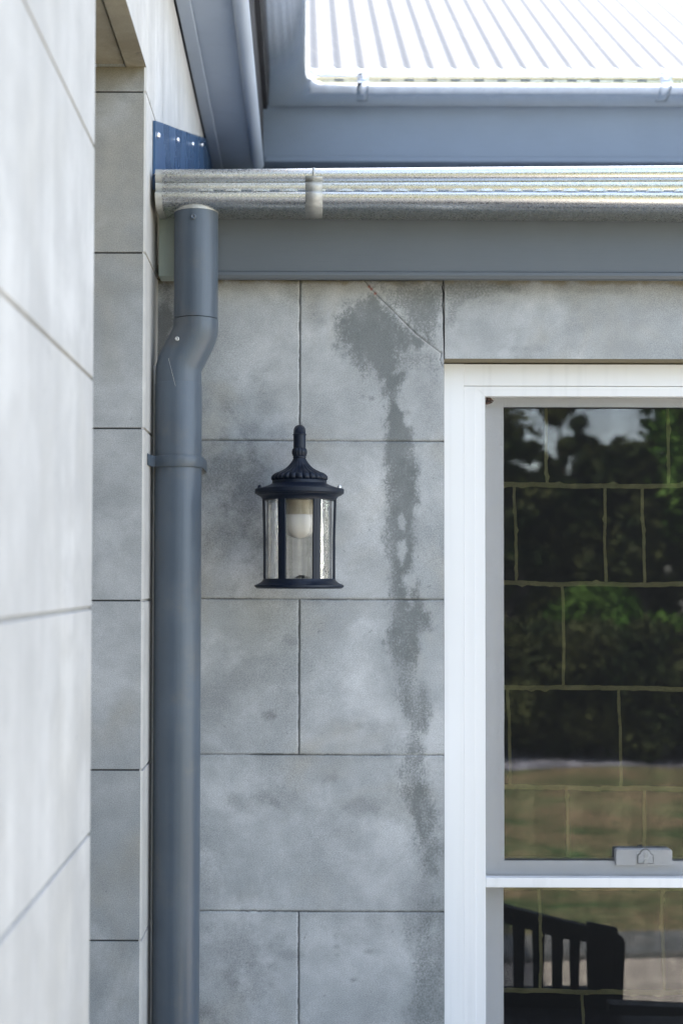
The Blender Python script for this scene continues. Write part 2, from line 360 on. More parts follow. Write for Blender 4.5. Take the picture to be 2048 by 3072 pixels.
holes = [([(9, 9), (9.01, 9), (9, 9.01)], .001)] if 0 else [([A1(*p) for p in ((1235,1440),(1265,1400),(1290,1460),(1280,1520),(1250,1500))], .005),
         ([A1(*p) for p in ((1240,1580),(1285,1560),(1300,1640),(1265,1720),(1235,1660))], .006)]
blot = [ # px py rx ry amount of grime, and of painted shade left of the lantern
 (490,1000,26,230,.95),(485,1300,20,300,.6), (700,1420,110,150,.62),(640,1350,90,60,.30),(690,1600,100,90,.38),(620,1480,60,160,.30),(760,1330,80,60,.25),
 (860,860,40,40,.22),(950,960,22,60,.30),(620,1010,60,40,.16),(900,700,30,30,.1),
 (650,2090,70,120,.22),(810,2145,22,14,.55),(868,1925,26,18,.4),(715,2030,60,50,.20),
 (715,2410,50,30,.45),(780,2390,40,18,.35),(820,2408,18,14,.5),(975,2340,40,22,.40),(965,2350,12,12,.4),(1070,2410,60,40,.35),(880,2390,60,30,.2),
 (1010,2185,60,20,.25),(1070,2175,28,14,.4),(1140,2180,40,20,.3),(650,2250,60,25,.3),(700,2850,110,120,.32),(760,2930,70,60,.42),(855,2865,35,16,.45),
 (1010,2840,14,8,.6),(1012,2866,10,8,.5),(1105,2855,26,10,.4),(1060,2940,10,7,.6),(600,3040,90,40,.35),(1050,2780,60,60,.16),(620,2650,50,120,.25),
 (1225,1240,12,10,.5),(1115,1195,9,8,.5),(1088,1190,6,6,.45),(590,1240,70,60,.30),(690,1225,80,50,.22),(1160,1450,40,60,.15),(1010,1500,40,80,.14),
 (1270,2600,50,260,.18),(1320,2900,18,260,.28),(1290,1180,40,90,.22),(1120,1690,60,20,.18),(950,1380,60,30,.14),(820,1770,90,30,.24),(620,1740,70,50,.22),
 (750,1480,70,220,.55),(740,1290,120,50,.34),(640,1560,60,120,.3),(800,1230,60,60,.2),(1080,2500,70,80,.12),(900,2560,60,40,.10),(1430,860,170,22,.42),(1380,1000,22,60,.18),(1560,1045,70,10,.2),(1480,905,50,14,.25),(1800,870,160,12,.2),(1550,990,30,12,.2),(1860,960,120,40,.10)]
DIAG = [A1(1040, 40), A1(1110, 120), A1(1230, 240), A1(1350, 360), A1(1500, 472)]
LCR = [w2(1330, 838), w2(1324, 860), w2(1331, 900), w2(1325, 940), w2(1328, 1000), w2(1331, 1078)]

def wall_patch(mb, x0, x1, z0, z1, step, joints_h=True, verticals=(), lintel=False):
    xs = np.arange(x0, x1 + 1e-6, (x1 - x0) / max(1, round((x1 - x0) / step)))
    zs = np.arange(z0, z1 + 1e-6, (z1 - z0) / max(1, round((z1 - z0) / step)))
    Xg, Zg = np.meshgrid(xs, zs, indexing='ij'); x = Xg.ravel(); z = Zg.ravel()
    jit = vnoise(x, z, 90, 3, 5) * 0.0016
    groove = np.zeros_like(x)
    if joints_h:
        for jz in JZ[1:]:
            gz = np.abs(z - jz + jit + 0.0006 * np.sin(x * 9)); strength = 0.75 + 0.6 * vnoise(x, z * 0 + jz, 14, 3, 9)
            groove = np.maximum(groove, (1 - sstep(gz, 0.0009, 0.0028)) * np.clip(strength, .3, 1))
    for vx, za, zb in verticals:
        gx = np.abs(x - vx + jit * 1.3); inside = (z > za) & (z < zb)
        groove = np.maximum(groove, np.where(inside, (1 - sstep(gx, 0.0008, 0.0027)) * .8, 0))
    stain = np.zeros_like(x)
    if not lintel:
        dg = seg_d(x, z, DIAG); up = x - DIAG[0][0]
        groove = np.maximum(groove, (1 - sstep(dg + jit * .7, 0.0006, 0.0024)) * 0.62)
        n1 = vnoise(x, z * .6, 40, 5, 1, .7); n2 = vnoise(x, z * .7, 110, 4, 2, .8); n5 = vnoise(x, z * .35, 16, 3, 12, .6)
        for pts, soft, amt, jt in stains:
            sd_ = poly_sd(x, z, pts) + .005 + n1 * jt * 1.7 + n2 * jt * 1.6
            stain = np.maximum(stain, (.42 * sstep(sd_, -soft * 3.2, soft * 1.0) + .58 * sstep(sd_, -soft * .8, soft * 2.2)) * amt * (1 + 0.8 * n1 + 1.1 * n5))
        for pts, soft in holes:
            stain *= 1 - .8 * sstep(poly_sd(x, z, pts) + n2 * .008, -soft, soft)
        stain = np.where(groove > .3, stain * .5, stain)
    else:
        n1 = vnoise(x, z, 34, 4, 1, .62)
        sd_ = poly_sd(x, z, [w2(1331,838), w2(1500,838), w2(1560,870), w2(1420,900), w2(1385,930), w2(1345,990), w2(1331,1000)]) + n1 * .03
        stain = sstep(sd_, -.012, .012) * .42
    dirt_shade = np.zeros_like(x); n3 = vnoise(x, z, 26, 5, 3, .65)
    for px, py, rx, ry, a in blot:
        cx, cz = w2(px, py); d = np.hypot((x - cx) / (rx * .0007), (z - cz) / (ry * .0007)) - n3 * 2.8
        dirt_shade = np.maximum(dirt_shade, (1 - sstep(d, -.1, 1.6)) * a * (1.35 if rx * ry > 1500 else 1.0))
    dirt_shade = np.maximum(dirt_shade, (1 - sstep(JZ[1] - z - n3 * .03, 0.0, .035)) * .30)
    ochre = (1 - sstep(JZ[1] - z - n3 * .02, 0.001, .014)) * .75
    rowi = np.searchsorted(-np.array(JZ), -z); coli = (x > VX).astype(int) * ((rowi % 2) == 0) ; dirt_shade = dirt_shade + np.random.default_rng(4).random(64)[(rowi * 5 + coli * 3) % 64] * .09 + np.clip(vnoise(x, z, 4.5, 4, 21, .6), 0, 1) * .62
    # extra dark halo just under / above the joints
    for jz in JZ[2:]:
        dirt_shade = np.maximum(dirt_shade, (1 - sstep(np.abs(z - jz + .004) + n3 * .03, 0, .016)) * .22)
    chalk = np.zeros_like(x); red = np.zeros_like(x)
    if not lintel:
        off = seg_d(x + .0016, z + .0016, DIAG); chalk = (1 - sstep(off, .0004, .0022)) * .35 * (vnoise(x, z, 60, 2, 8) > -.1)
        for q in (A1(1072, 78), A1(1108, 118), A1(1085, 92)):
            red = np.maximum(red, (1 - sstep(np.hypot(x - q[0], z - q[1]), .0015, .0045)) * .7)
        groove = np.maximum(groove, (1 - sstep(seg_d(x, z, [A1(1495, 470), A1(1488, 510), A1(1500, 545)]) + jit * .5, .0003, .0016)) * .6)
    # relief: grooves, plus gentle undulation
    y = WY + groove * 0.0042 + vnoise(x, z, 5, 2, 6) * .0012
    k = len(mb.v); nx, nz = len(xs), len(zs)
    mb.v += list(zip(x.tolist(), y.tolist(), z.tolist()))
    I = (np.arange(nx - 1)[:, None] * nz + np.arange(nz - 1)[None, :]).ravel() + k
    mb.f += list(zip(I.tolist(), (I + nz).tolist(), (I + nz + 1).tolist(), (I + 1).tolist()))
    for nm, a in (('groove', groove), ('stain', stain), ('dirt_shade', dirt_shade), ('ochre', ochre), ('chalk', chalk), ('red', red)):
        mb.att.setdefault(nm, []).extend(a.tolist())
def pad(mb):
    for a in mb.att.values(): a.extend([0.0] * (len(mb.v) - len(a)))

# ------------------------------------------------------------------ ground
g = MB(); g.add([(-60, -90, -.012), (60, -90, -.012), (60, 40, -.012), (-60, 40, -.012)], [(0, 1, 2, 3)])
structure(g.build('lawn', M['lawn']))
g = MB(); g.add([(-9, -1.05, 0), (12, -1.05, 0), (12, 9, 0), (-9, 9, 0)], [(0, 1, 2, 3)]); structure(g.build('paving', M['paving']))
g = MB(); g.box(-9, 12, -1.5, -1.054, -.01, .035); structure(g.build('kerb', M['kerb'], bevel=.008))
g = MB(); vs = []; fs = []
for i in range(41):
    x = -12 + i * .75; yy = -7.4 - 1.3 * math.exp(-((x - 3.8) / 3.5) ** 2) 
    vs += [(x, yy, -.006), (x, yy - 1.9, -.006)]
fs = [(2 * i, 2 * i + 1, 2 * i + 3, 2 * i + 2) for i in range(40)]
g.add(vs, fs); structure(g.build('garden_path', M['path']))

# ------------------------------------------------------------------ front wall
fw = empty('front_wall', (0, WY, 0), 'weathered grey stone block wall facing forward, with a dark damp stain running down beside the window', 'wall')
VX = P(898, 1500, WY).x
verts_ = ((VX, JZ[2], JZ[1]), (VX, JZ[4], JZ[3]), (VX, JZ[6], JZ[5]))
mb = MB(); XL = -0.33; ZB = P(1000, 3072, WY).z - .06; ZT = JZ[1] + .03
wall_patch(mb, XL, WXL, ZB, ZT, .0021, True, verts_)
ww = WXL; D = .24
def quad(a, b, c, d): mb.add([a, b, c, d], [(0, 1, 2, 3)])
quad((WXL, WY, ZB), (WXL, WY + D, ZB), (WXL, WY + D, WZT), (WXL, WY, WZT))      # reveal
quad((-.62, WY, 0), (WXL, WY, 0), (WXL, WY, ZB), (-.62, WY, ZB))
quad((-.62, WY, ZB), (XL, WY, ZB), (XL, WY, ZT), (-.62, WY, ZT))
quad((WXL, WY, 0), (WXR, WY, 0), (WXR, WY, WZB), (WXL, WY, WZB)); quad((WXL, WY, WZB), (WXR, WY, WZB), (WXR, WY + D, WZB), (WXL, WY + D, WZB))
quad((WXL, WY, WZB - .001), (WXL, WY + D, WZB - .001), (WXL, WY + D, ZB), (WXL, WY, ZB))
quad((WXR, WY, 0), (5, WY, 0), (5, WY, ZT), (WXR, WY, ZT)); quad((WXR, WY + D, WZB), (WXR, WY, WZB), (WXR, WY, ZT), (WXR, WY + D, ZT))
quad((-.62, WY, ZT), (5, WY, ZT), (5, WY + D, ZT), (-.62, WY + D, ZT)); quad((5, WY, 0), (5, WY + D, 0), (5, WY + D, ZT), (5, WY, ZT))
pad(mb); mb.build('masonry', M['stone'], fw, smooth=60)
mb = MB(); lx0 = WXL + .0022
wall_patch(mb, lx0, 1.0, WZT + .002, ZT, .0024, False, (), True)
quad((1.0, WY, WZT + .002), (WXR + .2, WY, WZT + .002), (WXR + .2, WY, ZT), (1.0, WY, ZT))
quad((lx0, WY + D, WZT + .002), (lx0, WY, WZT + .002), (lx0, WY, ZT), (lx0, WY + D, ZT))
k0 = len(mb.v); quad((lx0, WY, WZT + .002), (lx0, WY + D, WZT + .002), (WXR + .2, WY + D, WZT + .002), (WXR + .2, WY, WZT + .002))
pad(mb); 
for i in range(k0, len(mb.v)): mb.att['ochre'][i] = .85
mb.build('window_lintel', M['stone'], fw, smooth=60)
# crack between lintel and block
mb = MB(); cr = [(1331, 838, 2), (1326, 862, 3.5), (1330, 880, 5), (1329, 895, 3), (1327, 915, 3), (1330, 950, 3), (1330, 985, 4), (1331, 1020, 2.5), (1332, 1079, 1.5)]
vs = []
for px, py, wd in cr:
    a = P(px - wd * .55, py, WY - .0009); b2 = P(px + wd * .55, py, WY - .0009); vs += [a, b2]
mb.add(vs, [(2 * i, 2 * i + 1, 2 * i + 3, 2 * i + 2) for i in range(len(cr) - 1)]); mb.build('crack', M['black'], fw)

# ------------------------------------------------------------------ side wall
sw = empty('side_wall', (X0, 1.5, 0), 'smooth side wall on the left, coloured pale for the light it catches, running away from the viewer, with a doorway gap', 'wall')
YN, YJ, YE = P(270, 1735, 1).x, 0, 0
YN = X0 / P(276, 1735, 1).x; YJ = X0 / P(431, 1735, 1).x; YE = 3.085
Zl = PXp(436, 190, X0).z                      # underside of the doorway lintel
ZS = 1.37 + EYE.z                             # soffit height
def grooved(mb, a0, a1, z0, z1, place, joints, gw=.003, gd=.004, n=2):
    """vertical strip a0..a1 x z0..z1 with horizontal grooves; place(a, z, depth) -> point"""
    rows = [(z0, 0)]
    joints = list(joints)
    for j in sorted(joints):
        if z0 + .01 < j < z1 - .01: rows += [(j - gw, 0), (j - gw * .5, 1), (j + gw * .5, 1), (j + gw, 0)]
    if z1 == Zl: rows += [(z1 - .048, 0), (z1 - .03, 0), (z1 - .015, 0)]; rows = sorted(rows)
    rows.append((z1, 0)); k = len(mb.v)
    for z, gg in rows:
        for i in range(n): mb.v.append(tuple(place(a0 + (a1 - a0) * i / (n - 1), z, gg * gd)))
        mb.att.setdefault('groove', []).extend([float(gg)] * n)
    for r in range(len(rows) - 1):
        for i in range(n - 1): q = k + r * n + i; mb.f.append((q, q + 1, q + n + 1, q + n))
TH = .30
mb = MB()
grooved(mb, -3.2, YN, 0, ZS + .02, lambda a, z, d: (X0 - d, a, z), JZ, .0035)
grooved(mb, X0, X0 - TH, 0, ZS + .02, lambda a, z, d: (a, YN - d, z), JZ)
pad(mb); mb.add([(X0 - TH, -3.2, 0), (X0, -3.2, 0), (X0, -3.2, ZS + .02), (X0 - TH, -3.2, ZS + .02)], [(0, 1, 2, 3)])
mb.add([(X0 - TH, YN, 0), (X0 - TH, -3.2, 0), (X0 - TH, -3.2, ZS + .02), (X0 - TH, YN, ZS + .02)], [(0, 1, 2, 3)]); pad(mb)
mb.build('masonry', M['lit_stone'], sw)
ch = .004
mb = MB()                                     # pier beyond the doorway, side painted paler for the light
grooved(mb, YJ + ch, YE, 0, ZS + .02, lambda a, z, d: (X0 - d, a, z), JZ)
grooved(mb, YJ, YJ + ch, 0, Zl, lambda a, z, d: (X0 - ch + (a - YJ) - d * .5, a, z), JZ)
pad(mb); mb.build('masonry', M['lit_stone'], sw)
mb = MB(); jj = [j - .0 for j in JZ]
grooved(mb, X0 - TH, X0 - ch, 0, Zl, lambda a, z, d: (a, YJ + d, z), jj, .0021, .003)
mb.att['dirt_shade'] = [.04 + .12 * random.random() for v in mb.v]
mb.att['ochre'] = [max(0, 1 - (Zl - v[2]) / .06) * .8 if Zl - v[2] < .06 else 0 for v in mb.v]
mb.add([(X0 - TH, YJ + .002, Zl - .02), (X0 - ch, YJ + .002, Zl - .02), (X0 - ch, YJ + .002, Zl + .05), (X0 - TH, YJ + .002, Zl + .05)], [(0, 1, 2, 3)])
pad(mb)
z_ = np.array(mb.v)
mb.build('doorway_jamb', M['stone'], sw)
# lintel over the doorway
mb = MB(); mb.add([(X0, YN, Zl), (X0, YJ, Zl), (X0, YJ, ZS + .02), (X0, YN, ZS + .02)], [(0, 1, 2, 3)])
mb.add([(X0, YJ, Zl), (X0, YJ + ch, Zl), (X0, YJ + ch, ZS + .02), (X0, YJ, ZS + .02)], [(0, 1, 2, 3)])
mb.build('doorway_lintel', M['lit_stone'], sw)
mb = MB(); IX = X0 - 1.3
mb.box(IX - .1, IX, -3.2, 5.2, 0, ZS + .02); mb.box(IX + .001, X0 - TH - .001, -3.3, -3.2, 0, ZS + .02); mb.box(IX + .001, X0 - TH - .001, 5.1, 5.2, 0, ZS + .02); mb.box(IX + .002, X0 - TH - .002, -3.19, 5.09, ZS - .2, ZS - .1)
mb.build('porch_lining', M['porch'], sw)
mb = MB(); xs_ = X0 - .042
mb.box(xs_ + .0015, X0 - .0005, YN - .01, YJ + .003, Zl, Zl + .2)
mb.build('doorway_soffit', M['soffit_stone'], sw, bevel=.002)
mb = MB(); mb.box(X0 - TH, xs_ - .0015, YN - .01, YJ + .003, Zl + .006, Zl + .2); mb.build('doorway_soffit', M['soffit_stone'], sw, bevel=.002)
mb = MB(); mb.box(X0 - TH, X0 - .008, YE + .004, 5.2, EYE.z + .6, ZS + .02)
mb.add([(X0, YE + .004, EYE.z + .6), (X0, 3.47, EYE.z + .6), (X0, 3.47, ZS), (X0, YE + .004, ZS)], [(0, 1, 2, 3)])
mb.add([(X0, 3.473, EYE.z + .6), (X0, 5.2, EYE.z + .6), (X0, 5.2, ZS), (X0, 3.473, ZS)], [(0, 1, 2, 3)])
mb.build('upper_panel', M['lit_stone'], sw)
mb = MB(); mb.box(X0 - .0075, X0 - .002, YE - .001, YE + .005, EYE.z + .9, ZS); mb.build('panel_joint', M['black'], sw)

# ------------------------------------------------------------------ lower eave: fascia, gutter, roof
FY = 2.935
ft0, ft1 = P(500, 636, FY).z, P(500, 836, FY).z
fa = empty('fascia_board', (1, FY, ft1), 'slate grey painted fascia board directly above the stone wall and under the lower gutter', 'fascia')
mb = MB(); zb = P(1000, 837, FY).z; zr = P(1000, 812, FY).z; zt = P(1000, 560, FY).z; xa = P(560, 700, FY).x
prof = [(FY + .06, zb + .012), (FY + .012, zb), (FY + .004, zb + .002), (FY, zb + .008), (FY + .001, zr - .003), (FY + .0055, zr), (FY + .0055, zt), (FY + .06, zt)]
vs = [(xa, y, z) for y, z in prof] + [(4.2, y, z) for y, z in prof]; k = len(prof)
mb.add(vs, [(i, i + k, (i + 1) % k + k, (i + 1) % k) for i in range(k)] + [tuple(range(k - 1, -1, -1)), tuple(range(k, 2 * k))])
mb.build('board', M['fascia'], fa, smooth=35)

GY = FY + .004
def gutter_prof():
    p = [(0.0, .92), (0.0, .06), (.006, .012), (.02, .0), (.072, .0)]
    for i in range(1, 13):                     # big quad round
        a = math.pi / 2 * i / 12; p.append((.072 + .039 * math.sin(a), .31 * (1 - math.cos(a))))
    p += [(.1112, .335), (.110, .362), (.1045, .378), (.099, .388), (.0985, .404), (.1025, .47), (.1045, .54), (.104, .62), (.100, .645), (.099, .668)]
    for i in range(0, 15):                     # rolled bead
        a = R_(-70) + R_(250) * i / 14; p.append((.0985 + .0125 * math.cos(a), .838 + .162 * math.sin(a)))
    return p
GP = gutter_prof()
def gz(x):
    t = min(1.3, max(0, (x + .29) / (P(2048, 600, 2.83).x + .29)))
    top = P(470, 505, 2.83).z * (1 - t) + P(2048, 492, 2.83).z * t; bot = P(470, 645, 2.905).z * (1 - t) + P(2048, 656, 2.905).z * t
    return bot, top - bot
def g_sheet(xs, prof, dy=0, ds=0):
    mb = MB(); k = len(prof)
    for x in xs:
        b_, h_ = gz(x)
        for i, (o, t) in enumerate(prof):
            mb.v.append((x, GY - o - ds * (o > .03), b_ + h_ * t - ds * (t < .1)))
    mb.f = [(i * k + j, (i + 1) * k + j, (i + 1) * k + j + 1, i * k + j + 1) for i in range(len(xs) - 1) for j in range(k - 1)]
    return mb
gu = empty('gutter', (1, GY, gz(1)[0]), 'galvanised quad gutter with slotted face over the stone wall, draining into the grey downpipe', 'gutter', 'galvanised roof gutters')
GX0 = P(468, 580, 2.83).x
xs = [GX0 + (4.2 - GX0) * i / 90 for i in range(91)]
TR = g_sheet(xs, GP)
# overflow slots pressed into the flat band
mb = MB(); x = P(585, 560, 2.83).x
while x < 1.4:
    b_, h_ = gz(x); z0 = b_ + h_ * .408; L = .036
    for i in range(8):
        u0, u1 = i / 8, (i + 1) / 8
        e0, e1 = .0017 * math.sin(math.pi * u0) ** .4 if 0 < u0 < 1 else 0, .0017 * math.sin(math.pi * u1) ** .4 if 0 < u1 < 1 else 0
        x0_, x1_ = x + L * u0, x + L * u1; yf = GY - .1006
        mb.add([(x0_, yf - e0 - .0004, z0 + .001), (x1_, yf - e1 - .0004, z0 + .001), (x1_, yf - .0022, z0 + .010), (x0_, yf - .0022, z0 + .010), (x0_, yf + .001, z0 - .001), (x1_, yf + .001, z0 - .001)],
               [(0, 1, 2, 3), (4, 5, 1, 0)])
    x += .0565
TR.join(mb, M['galv'])
mb = MB(); x = P(585, 560, 2.83).x + .036
while x < 1.4:
    b_, h_ = gz(x); z0 = b_ + h_ * .405; yf = GY - .1028
    mb.add([(x, yf, z0), (x + .0205, yf, z0), (x + .0205, yf, z0 + .0013), (x, yf, z0 + .0013)], [(0, 1, 2, 3)]); x += .0565
TR.join(mb, M['slot']); TR.build('trough', M['galv'], gu, smooth=35)
b_, h_ = gz(GX0); mb = MB(); cap = [(GY - o - .0015 * (o > .05), b_ + h_ * t - (.002 if t < .1 else 0)) for o, t in GP]
vs = [(GX0 - .0015, y, z) for y, z in cap] + [(GX0 + .012, y, z) for y, z in cap]; k = len(cap)
mb.add(vs, [tuple(range(k))] + [(i, i + 1, i + 1 + k, i + k) for i in range(k - 1)]); mb.build('end_cap', M['galv_dull'], gu, smooth=35)
bxa, bxb = P(916, 600, 2.82).x, P(968, 600, 2.82).x
sub = [q for q in GP if q[0] > .05 and q[1] < .75]
mb = g_sheet([bxa, bxb], [(.03, -.004)] + sub, ds=.0036); mb.build('bracket', M['galv_dull'], gu, smooth=35, solid=.0014)
cxa, cxb = P(937, 520, 2.82).x, P(945, 520, 2.82).x
mb = g_sheet([cxa, cxb], [(o + (.0015 if o > .098 else -.0005), t + .008) for o, t in GP[-16:]], ds=.001); mb.build('bracket_clip', M['galv_dull'], gu, smooth=35, solid=.0012)

PIT = R_(14.5); ry0 = 2.86; rz0 = gz(0)[0] + gz(0)[1] * .90
def lower_z(y): return rz0 + (y - ry0) * math.tan(PIT)
lr = MB(); kx = np.arange(X0 + .002, 4.3, .0095); ks = len(kx)
for y in (ry0, 4.95):
    for x in kx: lr.v.append((x, y, lower_z(y) + .008 * math.sin(2 * math.pi * x / .076)))
lr.f = [(i, i + 1, i + 1 + ks, i + ks) for i in range(ks - 1)]
tag(lr.build('lower_roof', M['low_roof'], smooth=60), 'low pitched corrugated metal roof sheet hidden just behind the lower gutter', 'roof')
# apron flashing up the side wall
fl = empty('wall_flashing', (X0, 3.6, lower_z(3.6)), 'blue grey metal apron flashing riveted up the side wall above the gutter end', 'flashing')
fa0, fa1 = PXp(467, 362, X0 + .006), PXp(607, 412, X0 + .006)
def ftop(y): return fa0.z + (fa1.z - fa0.z) * (y - fa0.y) / (fa1.y - fa0.y)
mb = MB(); ya, yb = fa0.y, 4.72
for a, b2 in ((ya, 3.19), (3.186, 4.02), (4.016, yb)):
    off = .006 if a < 3.1 or a > 4 else .0045
    mb.add([(X0 + off, a, lower_z(a) - .03), (X0 + off, b2, lower_z(b2) - .03), (X0 + off, b2, ftop(b2)), (X0 + off, a, ftop(a)),
            (X0 + .0008, a, lower_z(a) - .03), (X0 + .0008, a, ftop(a)), (X0 + .0008, b2, ftop(b2)), (X0 + .0008, b2, lower_z(b2) - .03)],
           [(0, 1, 2, 3), (4, 0, 3, 5), (5, 3, 2, 6), (1, 7, 6, 2)])
mb.build('upstand', M['flash'], fl)
mb = MB(); mb.add([(X0 + .005, ya, lower_z(ya) + .011), (X0 + .11, ya, lower_z(ya) + .011), (X0 + .11, yb, lower_z(yb) + .011), (X0 + .005, yb, lower_z(yb) + .011)], [(0, 1, 2, 3)])
mb.build('roof_leg', M['flash'], fl, solid=.001)
for px, py in ((474, 407), (532, 420), (577, 432), (605, 434)):
    q = PXp(px, py, X0 + .007); mb = MB(); vs = []; r = .0075
    for i, (rr, xx) in enumerate(((r, 0), (r * .9, .003), (r * .5, .005), (.0005, .0055))):
        for j in range(14): a = 2 * math.pi * j / 14; vs.append((q.x + xx, q.y + rr * math.cos(a) * 1.0, q.z + rr * math.sin(a)))
    mb.add(vs, [(i * 14 + j, i * 14 + (j + 1) % 14, (i + 1) * 14 + (j + 1) % 14, (i + 1) * 14 + j) for i in range(3) for j in range(14)])
    mb.build('rivet', M['rivet'], fl, smooth=60)
# end packer beside the downpipe
mb = MB(); a, b2 = P(478, 648, 2.95), P(520, 832, 2.95)
mb.box(a.x, b2.x + .03, 2.94, 2.992, b2.z, a.z)
tag(mb.build('packing_block', M['packer'], bevel=.002), 'short weathered pale green timber block tucked behind the top of the downpipe', 'block')

# ------------------------------------------------------------------ upper eaves
D2 = 4.67; X1 = -.128
zf0 = P(1400, 487, D2).z; zf1 = P(1400, 317, D2).z; zsof = ZS; zf1g = P(1400, 318, D2 - .03).z; UH = P(1400, 209, D2 - .13).z - zf1g
uf = empty('upper_fascia', (1, D2, zf0), 'blue grey fascia board under the upper gutter, out of focus behind the lower gutter', 'fascia')
mb = MB(); mb.box(X1 - .055, 4.5, D2, D2 + .025, zf0, zf1 + .09); mb.box(X1 + .003, 4.5, D2 - .006, D2 - .0005, zf0, zf0 + .018)
mb.build('board', M['fascia_far'], uf, bevel=.003)
lf = empty('side_eave', (X1, 3, zsof), 'blue grey eave lining and fascia projecting from the side wall towards the viewer', 'eave')
EN = -.6
mb = MB(); mb.box(X0 + .004, X1 - .02, EN, 4.95, zsof + .004, zsof + .016); mb.build('soffit', M['eave'], lf)
mb = MB(); mb.box(X0 + .006, X0 + .040, EN, 4.95, zsof - .008, zsof + .0035); mb.build('edge_batten', M['eave'], lf, bevel=.003)
mb = MB(); mb.box(X0 - .006, X0 + .0055, EN, 4.95, zsof - .003, zsof + .008); mb.build('shadow_strip', M['black'], lf)  # solid black strip painted as the dark gap beside the wall
mb = MB(); pr = [(X1 - .040, zsof + .15), (X1 - .040, zsof + .0)] + [(X1 - .020 - .020 * math.cos(a), zsof - .004 - .020 * math.sin(a)) for a in [math.pi * i / 10 for i in range(11)]] + [(X1 - .010, zsof + .012), (X1 - .010, zsof + .17)]
k = len(pr); vs = [(x, EN, z) for x, z in pr] + [(x, D2 - .007, z) for x, z in pr]
mb.add(vs, [(i, i + k, (i + 1) % k + k, (i + 1) % k) for i in range(k)] + [tuple(range(k)), tuple(range(2 * k - 1, k - 1, -1))]); mb.build('board', M['eave'], lf, smooth=40)
mb = MB(); mb.box(X1 - .0095, X1 - .002, EN, D2 - .01, zsof + .013, zf1g - .001); mb.box(X1 - .0095, X1 + .012, EN, D2 - .01, zf1g - .005, zf1g - .0015); mb.build('shadow_strip', M['black'], lf)  # black strips paint the slit between board and gutter dark
# L shaped upper gutter
ug = empty('gutter', (1, D2, zf1), 'shiny galvanised gutter turning an inside corner below the bright corrugated roof', 'gutter', 'galvanised roof gutters')
UP = [(0.0, .92), (0.0, .10), (.008, .03), (.022, 0.0)] + [(.022 + .089 * math.sin(math.pi / 2 * i / 14), .50 * (1 - math.cos(math.pi / 2 * i / 14))) for i in range(1, 15)] + [(.107, .53), (.101, .55), (.101, .58), (.104, .70), (.100, .71), (.099, .73)] + GP[-15:]
UP = [(o * 1.28, t) for o, t in UP]; 
def u_run(path_pts, prof, mb, hb=0, hs=1.0):
    k = len(prof); n_ = len(path_pts); k0 = len(mb.v)
    for fn in path_pts:
        for o, t in prof: mb.v.append(fn(o, zf1g + hb + UH * t * hs))
    mb.f += [(k0 + i * k + j, k0 + (i + 1) * k + j, k0 + (i + 1) * k + j + 1, k0 + i * k + j + 1) for i in range(n_ - 1) for j in range(k - 1)]
mb = MB(); ux1 = X1 + .0004
u_run([lambda o, z, y=y: (ux1 + o, y, z) for y in (EN, 1, 2.5, 3.6, 4.3)] + [lambda o, z, k=k: (ux1 + o + .05 * max(0, (o - .03)) / .1 * (1 - math.cos(k)) , D2 - .002 - o - .05 * max(0, (o - .03)) / .1 * (1 - math.sin(k)), z) for k in [math.pi / 2 * i / 8 for i in range(9)]] + [lambda o, z, x=x: (x, D2 - .002 - o, z) for x in (.3, 1, 2, 3, 4.5)], UP, mb)
TR = mb
for px in (1088, 1997):
    x = P(px, 270, D2 - .14).x; mb = MB(); sub = [(o + .003, t) for o, t in UP if o > .06 and t < .98]
    u_run([lambda o, z, x=x: (x - .018, D2 - .002 - o, z), lambda o, z, x=x: (x + .018, D2 - .002 - o, z)], sub, mb, -.002)
    mb.build('bracket', M['galv_far'], ug, smooth=35, solid=.0015)
mb = MB(); x = P(1000, 230, D2).x
while x < 2.2:
    z0 = zf1g + UH * .56; yf = D2 - .002 - .1035 * 1.28
    mb.add([(x, yf - .001, z0), (x + .03, yf - .001, z0), (x + .03, yf - .001, z0 + .004), (x, yf - .001, z0 + .004)], [(0, 1, 2, 3)]); x += .075
TR.join(mb, M['slot']); TR.build('trough', M['galv_far'], ug, smooth=35)
# corrugated roofs meeting in a valley
RP = R_(32.3); EZ = zf1g + UH + .006; EYv = D2 - .10
def corr(name, along_x, label):
    mb = MB(); st = .0095; us = np.arange(-3.2 if along_x else -3.3, 5.0 if along_x else 4.6, st)
    for u in us:
        wv = .0125 * math.sin(2 * math.pi * u / .076)
        if along_x:
            y0 = max(EYv, EYv + (X1 + .07 - u)); y1 = 8.2
            if y0 > y1: y0 = y1
            for y in (y0, y1): mb.v.append((u, y, EZ + (y - EYv) * math.tan(RP) + wv))
        else:
            x0 = min(X1 + .07, X1 + .07 - (u - EYv)); x1 = -3.4
            for x in (x0, x1): mb.v.append((x, u, EZ + (X1 + .07 - x) * math.tan(RP) + wv))
    mb.f = [(2 * i, 2 * i + 2, 2 * i + 3, 2 * i + 1) if along_x else (2 * i, 2 * i + 1, 2 * i + 3, 2 * i + 2) for i in range(len(us) - 1)]
    return tag(mb.build(name, M['roof'], smooth=70), label, 'roof', 'corrugated metal roofs')
corr('corrugated_roof', True, 'brilliant white sunlit corrugated metal roof rising behind the upper gutter')
corr('corrugated_roof', False, 'corrugated roof slope of the left wing, above the side eave and its gutter')
mb = MB(); mb.box(-.3, 4.6, D2 + .03, 5.0, zf0 + .004, zf0 + .016); mb.build('soffit', M['fascia_far'], uf)
mb = MB(); mb.box(-.3, 4.6, 5.0, 5.1, 2.4, zf0 + .01); tag(mb.build('back_wall', M['stone']), 'dark wall strip hidden under the upper eave behind the lower roof', 'wall')

